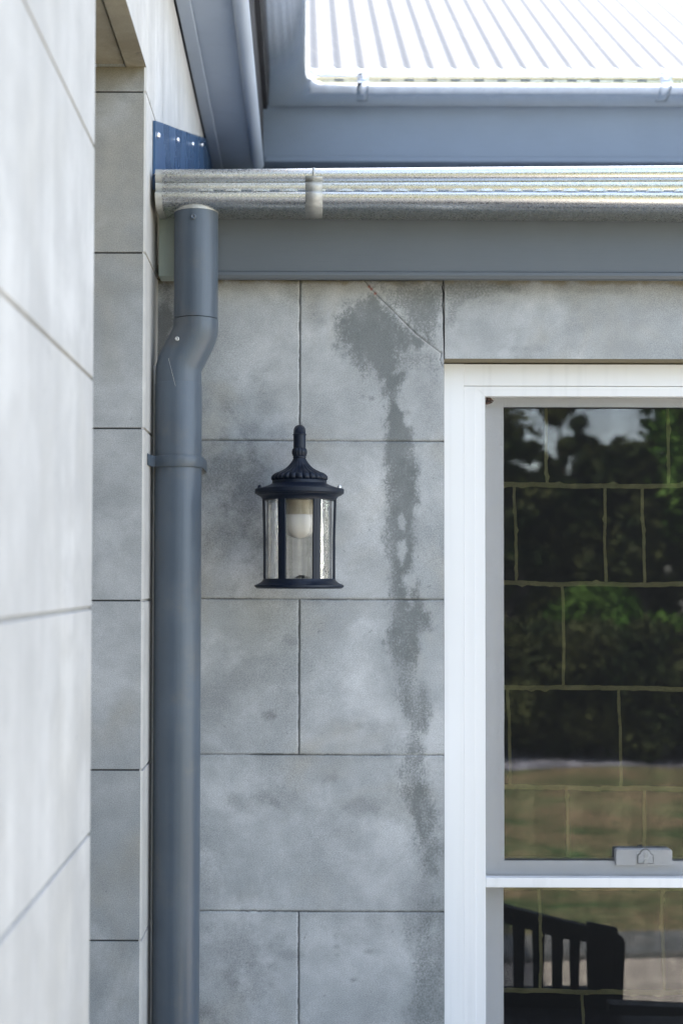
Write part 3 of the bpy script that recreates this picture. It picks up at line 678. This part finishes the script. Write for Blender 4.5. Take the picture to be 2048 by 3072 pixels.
# ------------------------------------------------------------------ downpipe
PY = 2.887
dp = empty('downpipe', (P(536, 1300, PY).x, PY, 0), 'slate grey round downpipe with an offset bend running down the corner', 'downpipe')
def pc(px, py): return P(px, py, PY)
mb = MB(); up0 = pc(589, 648); up1 = pc(589, 958); up1.x = up0.x; up0.z = gz(up0.x)[0] + .012; mb.tube([(up0.x, PY, up0.z), (up0.x, PY, up1.z)], .0450, 64); mb.build('upper_pipe', M['pipe'], dp, smooth=40)
lx = pc(536, 1120).x; zA, zB, zC, zD = pc(589, 962).z, pc(589, 1000).z, pc(536, 1098).z, pc(536, 1152).z
mb = MB(); U_, V_ = Vector((up0.x, PY, zB)), Vector((lx, PY, zC)); dn = Vector((0, 0, -1)); dd_ = (V_ - U_).normalized(); pe = [Vector((up0.x, PY, zA + .001))]; q_ = .014
for c_, a_, b_ in ((U_, dn, dd_), (V_, dd_, dn)):
    for t in (0, .33, .67, 1): pe.append((c_ - a_ * q_) * (1 - t) ** 2 + c_ * 2 * t * (1 - t) + (c_ + b_ * q_) * t * t)
pe.append(Vector((lx, PY, zD))); mb.tube(pe, [.0460] * 5 + [.0464] * 4 + [.0468], 64); mb.build('elbow', M['pipe'], dp, smooth=40)
sa, sb = pc(512, 1085), pc(533, 1168); mb = MB(); q = []
for i in range(9):
    t = i / 8; x = sa.x * (1 - t) + sb.x * t; z = sa.z * (1 - t) + sb.z * t; yy = PY - math.sqrt(.0481 ** 2 - (x - lx) ** 2); q += [(x - .0003, yy, z), (x + .0003, yy, z)]
mb.add(q, [(2 * i, 2 * i + 1, 2 * i + 3, 2 * i + 2) for i in range(8)]); mb.build('scratch', M['galv_dull'], dp)
mb = MB(); mb.tube([(lx, PY, zD + .0005), (lx, PY, zD - .003), (lx, PY, 0)], [.0470, .0476, .0476], 64); mb.build('lower_pipe', M['pipe'], dp, smooth=40)
mb = MB(); mb.tube([(up0.x, PY, up0.z + .002), (up0.x, PY, up0.z - .0135), (up0.x, PY, up0.z - .0137)], [.0459, .0459, .0452], 48, False); mb.build('outlet_collar', M['galv_dull'], dp, smooth=40)
zs0, zs1 = pc(536, 1371).z, pc(536, 1404).z
mb = MB(); arc = []
for i in range(33):
    a = R_(200) + R_(165) * i / 32; arc.append((lx + .0494 * math.cos(a), PY + .0494 * math.sin(a)))
arc = [(X0 + .0012, PY - .085), (X0 + .0012, PY - .052), (X0 + .003, PY - .044), (lx - .044, PY - .0275)] + arc[6:] + [(lx + .0494, PY + .02), (lx + .0494, WY - .002)]
k = len(arc); mb.add([(x, y, zs0) for x, y in arc] + [(x, y, zs1) for x, y in arc], [(i, i + 1, i + 1 + k, i + k) for i in range(k - 1)])
st = mb.build('strap', M['pipe'], dp, smooth=40, solid=.0016, bevel=.0006)
for px, py, r in ((585, 667, .0062), (537, 1027, .0045)):
    q = pc(px, py); mb = MB(); base = up0.x if py < 900 else (up0.x + lx) / 2
    dx = q.x - base; yy = PY - math.sqrt(max(1e-6, .0460 ** 2 - dx * dx)); vs = []
    for rr, o in ((r, 0), (r * .95, .002), (r * .6, .0032), (r * .3, .0018), (.0002, .0016)):
        for j in range(16): a = 2 * math.pi * j / 16; vs.append((q.x + rr * math.cos(a), yy - o, q.z + rr * math.sin(a)))
    mb.add(vs, [(i * 16 + j, i * 16 + (j + 1) % 16, (i + 1) * 16 + (j + 1) % 16, (i + 1) * 16 + j) for i in range(4) for j in range(16)])
    mb.build('screw', M['pipe'] if py < 900 else M['galv_dull'], dp, smooth=40)
mb = MB(); mb.box(X0 + .0022, X0 + .0058, 2.905, 2.915, 0, pc(466, 1092).z); mb.build('backing_strip', M['pvc'], dp)

# ------------------------------------------------------------------ lantern
LY = 2.86; LX = P(898, 1500, LY).x; S = LY / F / 4.2
LZ0 = P(898, 1240, LY).z
def lz(zy): return LZ0 - zy * S
ln = empty('wall_lantern', (LX, LY, lz(2210)), 'black colonial wall lantern with fluted cap and rippled clear glass on the stone wall', 'lantern')
def fl_mod(r, z, a):
    t = (lz(575) - z) / (lz(575) - lz(850)); amp = .05 * min(1, max(0, t * 3))
    return 1 - amp + amp * abs(math.cos(12 * a)) ** .6 * 1.4
def L(pts): return [(r * S, lz(y)) for y, r in pts]
mb = MB(); mb.lathe(L([(575,80),(600,92),(630,112),(660,136),(690,168),(715,206),(740,258),(760,306),(780,334),(800,348),(825,352),(842,346),(852,332)]), LX, LY, 192, fl_mod)
mb.build('fluted_cap', M['lantern'], ln, smooth=50)
mb = MB(); mb.lathe(L([(850,340),(858,344),(888,346),(896,358),(912,392),(930,440),(946,490),(955,520),(958,556),(966,562),(1010,562),(1020,556),(1024,540),(1034,536),(1042,520),(1056,490),(1075,474),(1102,466),(1102,380)]), LX, LY, 96)
mb.build('brim', M['lantern'], ln, smooth=28)
mb = MB(); mb.lathe(L([(2088,380),(2088,452),(2100,455),(2118,468),(2136,488),(2152,515),(2164,545),(2168,560),(2190,562),(2200,550),(2212,530),(2214,30)]), LX, LY, 96)
mb.build('base', M['lantern'], ln, smooth=28)
def kn(r, z, a): return 1 - .06 + .09 * abs(math.cos(6 * a)) ** .6
mb = MB(); mb.lathe(L([(425,62),(440,74),(455,88),(480,95),(510,94),(535,84),(548,76)]), LX, LY, 96, kn); mb.lathe(L([(546,80),(552,84),(566,84),(572,78),(580,82)]), LX, LY, 48); mb.build('knop', M['lantern'], ln, smooth=50)
# swan-neck arm going up and back to the wall
mb = MB(); ra = 78 * S; top = lz(115) - ra; R = .05
pth = [(LX, LY, lz(440)), (LX, LY, lz(270))] + [(LX, LY + R * .9 - R * .9 * math.cos(a), top - R * .55 + R * .55 * math.sin(a)) for a in [math.pi * i / 14 for i in range(15)]] + [(LX, LY + 2 * R * .9, lz(600)), (LX, WY - .028, lz(860)), (LX, WY - .006, lz(930))]
mb.tube(pth, ra, 28); mb.lathe(L([(262,80),(266,87),(276,87),(280,80)]), LX, LY, 32); mb.build('arm', M['lantern'], ln, smooth=50)
mb = MB(); pts = [(LX + .050 * math.cos(a), lz(980) + .036 * math.sin(a)) for a in [2 * math.pi * i / 48 for i in range(48)]]
mb.prism_xz(pts, WY - .018, WY + .001); mb.build('back_plate', M['lantern'], ln, smooth=40, bevel=.003)
for k, deg in enumerate((-119, -61, -1, 59, 119, -179)):
    a = R_(deg + (0 if k < 2 else 0)); rr, rb = 450 * S, 436 * S; w_ = 50 * S; tk = .0028
    u = Vector((math.cos(a), math.sin(a), 0)); v = Vector((-math.sin(a), math.cos(a), 0)); c = Vector((LX, LY, 0)); mb = MB(); vs = []
    for z, r_ in ((lz(1098), rr), (lz(1600), (rr + rb) / 2 - .001), (lz(2092), rb)):
        for du, dv in ((-tk, -w_), (tk * .6, -w_), (tk, 0), (tk * .6, w_), (-tk, w_)): p = c + u * (r_ + du) + v * dv; vs.append((p.x, p.y, z))
    mb.add(vs, [(r * 5 + i, r * 5 + (i + 1) % 5, (r + 1) * 5 + (i + 1) % 5, (r + 1) * 5 + i) for r in range(2) for i in range(5)])
    mb.build('post', M['lantern'], ln, bevel=.0006)
mb = MB(); go, gi = 410 * S, 394 * S
mb.lathe([(go, lz(1096)), (go, lz(1430)), (go, lz(1760)), (go, lz(2092)), (gi, lz(2092)), (gi, lz(1760)), (gi, lz(1430)), (gi, lz(1096)), (go, lz(1096))], LX, LY, 128, cap=False); mb.build('glass_cylinder', M['lampglass'], ln, smooth=40)
for sx_ in (-1, 1):
    mb = MB(); mb.lathe([(23 * S, lz(962)), (23 * S, lz(930)), (20 * S, lz(915)), (12 * S, lz(906)), (.0002, lz(904))], LX + sx_ * 503 * S, LY, 20); mb.build('cap_nut', M['rivet'] if sx_ > 0 else M['lantern'], ln, smooth=50)
mb = MB(); mb.lathe(L([(1090,150),(1100,168),(1275,172),(1282,176)]), LX + 4 * S, LY, 48); mb.build('lamp_holder', M['holder'], ln, smooth=40)
mb = MB(); mb.lathe(L([(1283,182),(1290,186),(1310,194),(1345,202),(1385,205)] + [(1385 + 198 * math.sin(a), 205 * math.cos(a)) for a in [math.pi / 2 * i / 12 for i in range(1, 12)]] + [(1583, 1)]), LX + 4 * S, LY, 64); mb.build('bulb', M['bulb'], ln, smooth=60)
mb = MB(); mb.lathe(L([(2085,90),(2060,72),(2045,30),(2040,1)]), LX + 30 * S, LY, 24); mb.build('inner_boss', M['lantern'], ln, smooth=50)

# ------------------------------------------------------------------ window
Y1 = 3.055
wi = empty('window', ((WXL + WXR) / 2, Y1, WZB), 'white sash window with fine insect screens, reflecting the garden and a bench', 'window')
def wx(px, Y=Y1, py=1500): return P(px, py, Y).x
def wz(py, Y=Y1, px=1600): return P(px, py, Y).z
xo, xi1, xi2, xi3 = wx(1331.5), wx(1391), wx(1425), wx(1455)
zt0, zt1, zt2 = wz(1092), wz(1158), wz(1188)
XR = WXR - .002
fr_ = MB(); fr_.box(xo, xi1 - .0002, Y1, Y1 + .09, WZB + .03, zt0); fr_.box(XR - (xi1 - xo), XR, Y1, Y1 + .09, WZB + .03, zt0)
frame = fr_.build('frame', M['pvc'], wi, bevel=.0006)
mb = MB(); mb.box(xi1 + .0002, XR - (xi1 - xo), Y1 + .0012, Y1 + .088, zt1 + .0005, zt0 - .0004); mb.build('head', M['pvc'], frame, bevel=.0005)
mb = MB(); mb.box(xo - .0, XR, Y1 - .02, Y1 + .1, WZB, WZB + .029); mb.build('sill', M['pvc'], frame, bevel=.002)
# inner stepped trim (mitred)
def mitre(y0, y1, a, b, za, zb_, name, bev=.0005):
    """top and side bars of a rectangular ring, mitred"""
    for kind in ('side', 'top'):
        mb = MB()
        if kind == 'side':
            pts = [(a, za), (b, zb_), (b, WZB + .03), (a, WZB + .03)]
            mb.prism_xz(pts, y0, y1); mb.prism_xz([(XR - (x - xo), z) for x, z in pts][::-1], y0, y1)
        else: mb.prism_xz([(a, za), (XR - (a - xo), za), (XR - (b - xo), zb_), (b, zb_)], y0, y1)
        mb.build(name, M['pvc'], frame, bevel=bev)
mb = MB(); mb.box(xi1 + .0003, xi2, Y1 + .0024, Y1 + .08, WZB + .03, zt1 - .0006); mb.box(XR - (xi2 - xo), XR - (xi1 - xo), Y1 + .0024, Y1 + .08, WZB + .03, zt1 - .0006); mb.build('stile', M['pvc'], frame, bevel=.0005)
ring = .0003
mitre(Y1 + .0044, Y1 + .078, xi2 + .0002, xi3, zt1 - ring, zt2, 'bead')
YS = Y1 + .028                                # screen plane
zm0, zm1 = P(1600, 2634, Y1 + .006).z, P(1600, 2663, Y1 + .006).z
for za, zb2 in ((zm0 - .0005, zt2 + .001), (WZB + .03, zm1 + .001)):
    mb = MB(); mb.add([(xi3 - .002, YS, za), (XR - (xi3 - xo) + .002, YS, za), (XR - (xi3 - xo) + .002, YS, zb2), (xi3 - .002, YS, zb2)], [(0, 1, 2, 3)]); mb.build('insect_screen', M['screen'], wi)
mb = MB(); mb.box(xi3 + .0006, XR - (xi3 - xo), Y1 + .006, YS - .001, zm1, zm0); mb.box(xi3 + .0006, XR - (xi3 - xo), YS + .001, YS + .012, zm1, zm0); mb.build('midrail', M['pvc'], wi, bevel=.0015)
YG = YS + .013
def sash(px_i, zt_, zb_, yf, name_glass, ztop_out, zbot_out, yb):
    xg = wx(px_i, yf); xg2 = XR - (xi3 - xo) - .03
    s = MB(); s.prism_xz([(xi3 - .01, ztop_out), (xg, zt_), (xg, zb_), (xi3 - .01, zbot_out)], yf, yb); s.prism_xz([(XR, ztop_out), (XR, zbot_out), (xg2, zb_), (xg2, zt_)], yf, yb)
    s.prism_xz([(xi3 - .01, ztop_out), (XR, ztop_out), (xg2, zt_), (xg, zt_)], yf + .0002, yb); s.prism_xz([(xg, zb_), (xg2, zb_), (XR, zbot_out), (xi3 - .01, zbot_out)], yf + .0002, yb)
    so_ = s.build('sash', M['pvc'], wi)
    gasket = MB(); e = .0014
    for x0_, x1_, z0_, z1_ in ((xg, xg2, zt_ - e, zt_), (xg, xg2, zb_, zb_ + e), (xg, xg + e * .6, zb_, zt_)): gasket.box(x0_, x1_, yf + .006, yf + .012, z0_, z1_)
    gasket.build('gasket', M['black'], so_)
    g_ = MB(); g_.add([(xg - .005, yf + .013, zb_ - .005), (xg2 + .005, yf + .013, zb_ - .005), (xg2 + .005, yf + .013, zt_ + .005), (xg - .005, yf + .013, zt_ + .005)], [(0, 1, 2, 3)])
    g_.build(name_glass, M['glass'], so_); return so_
zg = wz(1221, YG); zgb = wz(2600, YG)
sash(1510, zg, zgb, YG, 'pane', zt2 + .02, zm0 + .0, YG + .022)
zlt = wz(2668, YG + .024)
sash(1507, zm1 + .004, WZB + .08, YG + .024, 'pane', zm1 + .05, WZB + .03, YG + .046)
# sash catch seen through the screen
q0, q1 = P(1843, 2546, YG + .001), P(2012, 2588, YG + .001)
lk = MB(); hx = (q0.x + q1.x) / 2; 
pts = [(q0.x, q1.z - .004), (q1.x, q1.z - .004), (q1.x, q0.z - .003), (q1.x - .003, q0.z), (q0.x + .004, q0.z), (q0.x, q0.z - .004)]
lk.prism_xz(pts, YG - .009, YG + .0126); lko = lk.build('sash_catch', M['pvc'], wi, bevel=.0012)
c0 = P(1931, 2572, YG); mb = KN = MB(); mb.prism_xz([(c0.x - .0155, c0.z - .010), (c0.x + .0155, c0.z - .010), (c0.x + .0155, c0.z + .006)] + [(c0.x + .010 * math.cos(a), c0.z + .010 + .008 * math.sin(a)) for a in [math.pi * i / 10 for i in range(11)]] + [(c0.x - .0155, c0.z + .006)], YG - .012, YG - .0092)
mb.build('catch_knob', M['pvc'], lko, bevel=.0008)
mb = MB(); mb.v = [(c0.x + (x - c0.x) * 1.14, y + .0009, c0.z + (z - c0.z) * 1.14) for x, y, z in KN.v]; mb.f = KN.f; mb.build('knob_shadow_line', M['pvc_seam'], lko)
for dz_ in (-.007, .006):
    mb = MB(); mb.lathe([(.004, -0.001), (.004, .001)], 0, 0, 16); mb.v = [(c0.x + x, YG - .0128 + z, c0.z + dz_ + y) for x, y, z in mb.v]; mb.build('key_slot', M['pvc_seam'], lko)
mb = MB(); mb.box(xi3 + .03, XR - .1, YG - .0006, YG + .004, zgb, wz(2582, YG)); mb.build('sash_rail', M['pvc'], wi)

# dark panel with pale mortar lines just inside the window
ip = empty('inner_panel', ((WXL + WXR) / 2, 3.2, WZB), 'dark panel crossed by irregular pale mortar lines, seen faintly through the window glass', 'panel')
PN = 3.19
mb = MB(); mb.box(WXL - .1, WXR + .1, PN, PN + .03, WZB - .1, WZT + .12); mb.build('board', M['panel'], ip)
mb = MB()
def line(a, b, wdt):
    k = 26; p0 = P(a[0], a[1], PN); p1 = P(b[0], b[1], PN); d = p1 - p0; nrm = Vector((-d.z, 0, d.x)).normalized(); vs = []
    ph = random.random() * 100
    for i in range(k + 1):
        t = i / k; c = p0 + d * t + nrm * .0012 * (math.sin(ph + t * 5) + .5 * math.sin(ph * 2 + t * 13))
        w0 = wdt * (.75 + .35 * random.random() + (.8 if random.random() < .03 else 0)); w1 = wdt * (.75 + .35 * random.random() + (.9 if random.random() < .03 else 0))
        vs += [(c.x - nrm.x * w0, PN - .002 - .001 * random.random(), c.z - nrm.z * w0), (c.x + nrm.x * w1, PN - .002 - .001 * random.random(), c.z + nrm.z * w1)]
    mb.add(vs, [(2 * i, 2 * i + 2, 2 * i + 3, 2 * i + 1) for i in range(k)])
rows = [(1140, 1455), (1455, 1750), (1750, 2062), (2062, 2362), (2362, 2662), (2662, 2972), (2972, 3280)]
vert = [(1636, 2000), (1544, 1813, 1927), (1687, 2150), (1525, 1857), (1930, 1700), (1618, 1985), (1747, 2060)]
for (ya_, yb_), xs__ in zip(rows, vert):
    line((1440, yb_ - 2), (1800, yb_ + 2), .0056); line((1800, yb_ + 2), (2300, yb_ + 3), .0056)
    for x in xs__: line((x - 2, ya_), (x + 3, yb_), .0036)
mb.build('mortar_lines', M['mortar'], ip)

# moth in the top corner of the screen
mt = empty('moth', P(1466, 1205, YS - .002), 'small brown triangular moth resting in the top left corner of the window screen', 'moth')
def wing(pts, dy, name, mat):
    mb = MB(); k = len(pts); cx_ = sum(p[0] for p in pts) / k; cy_ = sum(p[1] for p in pts) / k
    vs = [P(px, py, YS - .0015 - dy) for px, py in pts] + [P(cx_, cy_, YS - .004 - dy)]; vs += [P(px, py, YS - .0008) for px, py in pts]
    mb.add(vs, [(i, k, (i + 1) % k) for i in range(k)] + [(i, (i + 1) % k, (i + 1) % k + k + 1, i + k + 1) for i in range(k)]); return mb.build(name, mat, mt, smooth=60)
wing([(1456, 1190), (1463, 1189), (1472, 1194), (1480, 1203), (1468, 1203), (1457, 1204)], 0, 'wing', M['moth'])
wing([(1456, 1204), (1468, 1204), (1481, 1204), (1472, 1210), (1462, 1213), (1456, 1214)], .0004, 'wing', M['moth'])
wing([(1456, 1201), (1464, 1201), (1473, 1203), (1464, 1206), (1456, 1206)], .002, 'body', M['darkwood'])

# ------------------------------------------------------------------ garden behind the camera (seen mirrored in the window)
GM = YG + .013
def mir(px, py, yv): q = P(px, py, yv); return Vector((q.x, 2 * GM - yv, q.z))
# bench
bn = empty('garden_bench', (0, 0, 0), 'dark timber slatted garden bench with a curved top rail, reflected in the lower window pane', 'bench')
BV = 4.05                                     # mirrored depth of the back
def bq(px, py, dv=0): return mir(px, py, BV + dv)
def slab(px_poly, name, dv0=0, th=.03, par=bn):
    mb = MB(); pts = [bq(px, py, dv0) for px, py in px_poly]; y = pts[0].y
    mb.prism_xz([(p.x, p.z) for p in pts], y - th, y); return mb.build(name, M['darkwood'], par, bevel=.003)
top = [(1250, 2700), (1400, 2702), (1512, 2727), (1600, 2748), (1700, 2775), (1800, 2802), (1870, 2822), (1884, 2836), (1878, 2842), (1800, 2845), (1700, 2830), (1600, 2802), (1512, 2778), (1400, 2765), (1250, 2768)]
slab(top, 'top_rail', -.002, .04)
for xa_, xb_ in ((1544, 1582), (1604, 1642), (1664, 1700), (1718, 1750), (1768, 1862), (1478, 1516), (1412, 1452), (1346, 1384)):
    slab([(xa_, 2760 if xa_ < 1600 else 2780), (xb_, 2765 if xa_ < 1600 else 2800), (xb_ - 2, 2990), (xa_ + 6, 2990)], 'slat' if xa_ < 1766 else 'end_panel', 0, .02)
slab([(1250, 2984), (1860, 2984), (1860, 3200), (1250, 3200)], 'lower_rail', -.003, .045)
slab([(1852, 2840), (1886, 2842), (1868, 3420), (1842, 3420)], 'leg', -.006, .05); slab([(1200, 2760), (1250, 2760), (1250, 3420), (1200, 3420)], 'leg', -.006, .05)
slab([(1840, 3030), (2260, 3045), (2260, 3072), (1840, 3062)], 'arm_rest', -.4, .05); slab([(2210, 3060), (2260, 3060), (2260, 3700), (2210, 3700)], 'leg', -.4, .05)
slab([(1200, 3180), (2260, 3200), (2260, 3240), (1200, 3230)], 'seat', -.42, .42)

def leaf_mesh(name, clusters, n, size):
    c = np.array(clusters); k = RNG.integers(0, len(c), n); u = RNG.normal(size=(n, 3)); u /= np.linalg.norm(u, axis=1)[:, None]
    rr = RNG.random(n) ** .45; p = c[k, :3] + u * rr[:, None] * c[k, 3:6]
    a = RNG.normal(size=(n, 3)); a /= np.linalg.norm(a, axis=1)[:, None]; b = np.cross(a, RNG.normal(size=(n, 3))); b /= np.linalg.norm(b, axis=1)[:, None]
    s = size * (.6 + .8 * RNG.random(n))[:, None]
    v = np.stack([p - a * s, p + b * s * .45, p + a * s, p - b * s * .45], 1).reshape(-1, 3)
    me = bpy.data.meshes.new(name); me.from_pydata(v.tolist(), [], [(4 * i, 4 * i + 1, 4 * i + 2, 4 * i + 3) for i in range(n)]); me.update(); return me
def tree(x, y, h, r, mat, label, n=7000, size=.11, base=.35, group='garden trees reflected in the window'):
    t = empty('garden_tree', (x, y, 0), label, 'tree', group)
    cl = []
    for i in range(34):
        a = random.random() * 6.28; q = random.random() ** .5; z = h * (base + (1 - base) * random.random() ** .8); k = 1 - .5 * (z / h)
        cl.append((math.cos(a) * r * q * k, math.sin(a) * r * q * k, z, r * .30 * random.uniform(.4, 1.2), r * .3, r * .22))
    me = leaf_mesh('crown', cl, n, size); me.materials.append(mat); o = bpy.data.objects.new('crown', me); sc.collection.objects.link(o); o.parent = t
    mb = MB(); mb.tube([(x, y, 0), (x + .08, y, h * .3), (x - .05, y + .1, h * .6), (x + .1, y, h * .9)], [.16 * h / 6, .12 * h / 6, .08 * h / 6, .02], 10)
    for i in range(5):
        c = cl[i]; mb.tube([(x, y, h * (.3 + .08 * i)), (x + c[0] * .5, y + c[1] * .5, (h * .4 + c[2]) * .5 + .3), (x + c[0], y + c[1], c[2])], [.06, .04, .015], 6)
    mb.build('trunk', M['bark'], t, smooth=50); return t
TL = [  # px at mirrored depth, depth, height, radius, material, label
 (1440, 20, 7.0, 1.1, 'leaf_dark', 'tall dark tree at the left edge of the window reflection'),
 (1590, 27, 3.9, 1.2, 'leaf_dark', 'low dark tree under the patch of reflected sky'),
 (1715, 26, 5.2, .75, 'leaf_dark', 'thin sparse tree standing against the reflected sky'),
 (1790, 25, 3.5, 1.6, 'leaf_dark', 'rounded dark tree just right of the reflected sky patch base'),
 (2060, 22, 5.4, 1.2, 'leaf_green', 'lighter green tree right of the reflected sky'),
 (2200, 20, 8.0, 1.7, 'leaf_dark', 'tall dense tree at the right edge of the window reflection'),
 (1530, 17, 3.7, .7, 'leaf_dark', 'small dark tree in front on the left of the reflection'),
 (1720, 18, 3.1, 1.3, 'leaf_dark', 'broad low tree in the centre of the reflection'),
 (1920, 17.5, 3.4, 1.2, 'leaf_dark', 'dark shrubby tree over the hedge in the reflection'),
 (2400, 17, 6.5, 2.2, 'leaf_green', 'green tree further right than the reflected hedge'),
 (1150, 18, 7.0, 2.3, 'leaf_dark', 'dark tree left of the window reflection, behind the viewer'),
 (700, 24, 8.0, 3.0, 'leaf_green', 'large green tree straight behind the viewer'),
 (0, 20, 8.5, 3.2, 'leaf_dark', 'large dark tree behind the viewer on the far left'),
 (-900, 16, 7.0, 2.8, 'leaf_green', 'green tree farthest left behind the viewer'),
 (2900, 22, 8.0, 3.0, 'leaf_dark', 'large dark tree farthest right behind the viewer')]
for px, dv, h, r, mat, lab in TL:
    q = mir(px, 1735, dv); tree(q.x, q.y, h, r, M[mat], lab, n=4200 if r < .8 else (9000 if dv < 24 else 6000), size=.085)
def shrub(px, dv, h, rx, ry, mat, label, n=9000):
    q = mir(px, 1735, dv); t = empty('hedge', (q.x, q.y, 0), label, 'hedge', 'hedge shrubs reflected in the window')
    cl = [(random.uniform(-rx, rx), random.uniform(-ry, ry), random.uniform(.15, .85) * h, .35, .35, h * .2) for _ in range(22)]
    me = leaf_mesh('foliage', cl, n, .06); me.materials.append(M[mat]); o = bpy.data.objects.new('foliage', me); sc.collection.objects.link(o); o.parent = t
shrub(1790, 15.6, 1.5, .9, .6, 'leaf_dark', 'rounded green hedge shrub in the middle of the reflection')  # dark leaf colour paints in the hedge's shaded face
shrub(1990, 15.8, 1.5, 1.0, .6, 'leaf_dark', 'green hedge shrub at the right of the reflection')
shrub(2230, 15.6, 1.6, 1.0, .6, 'leaf_dark', 'dark hedge shrub beyond the right edge of the reflection')
shrub(1500, 16.0, 1.5, .5, .6, 'leaf_dark', 'dark hedge shrub at the left edge of the reflection')
shrub(1900, 16.6, 1.82, 1.5, .3, 'leaf_green', 'brighter green hedge row added as the sunlit top of the dark shrubs in the reflection', 14000)  # added row, its lighter leaves paint the sunlit hedge top
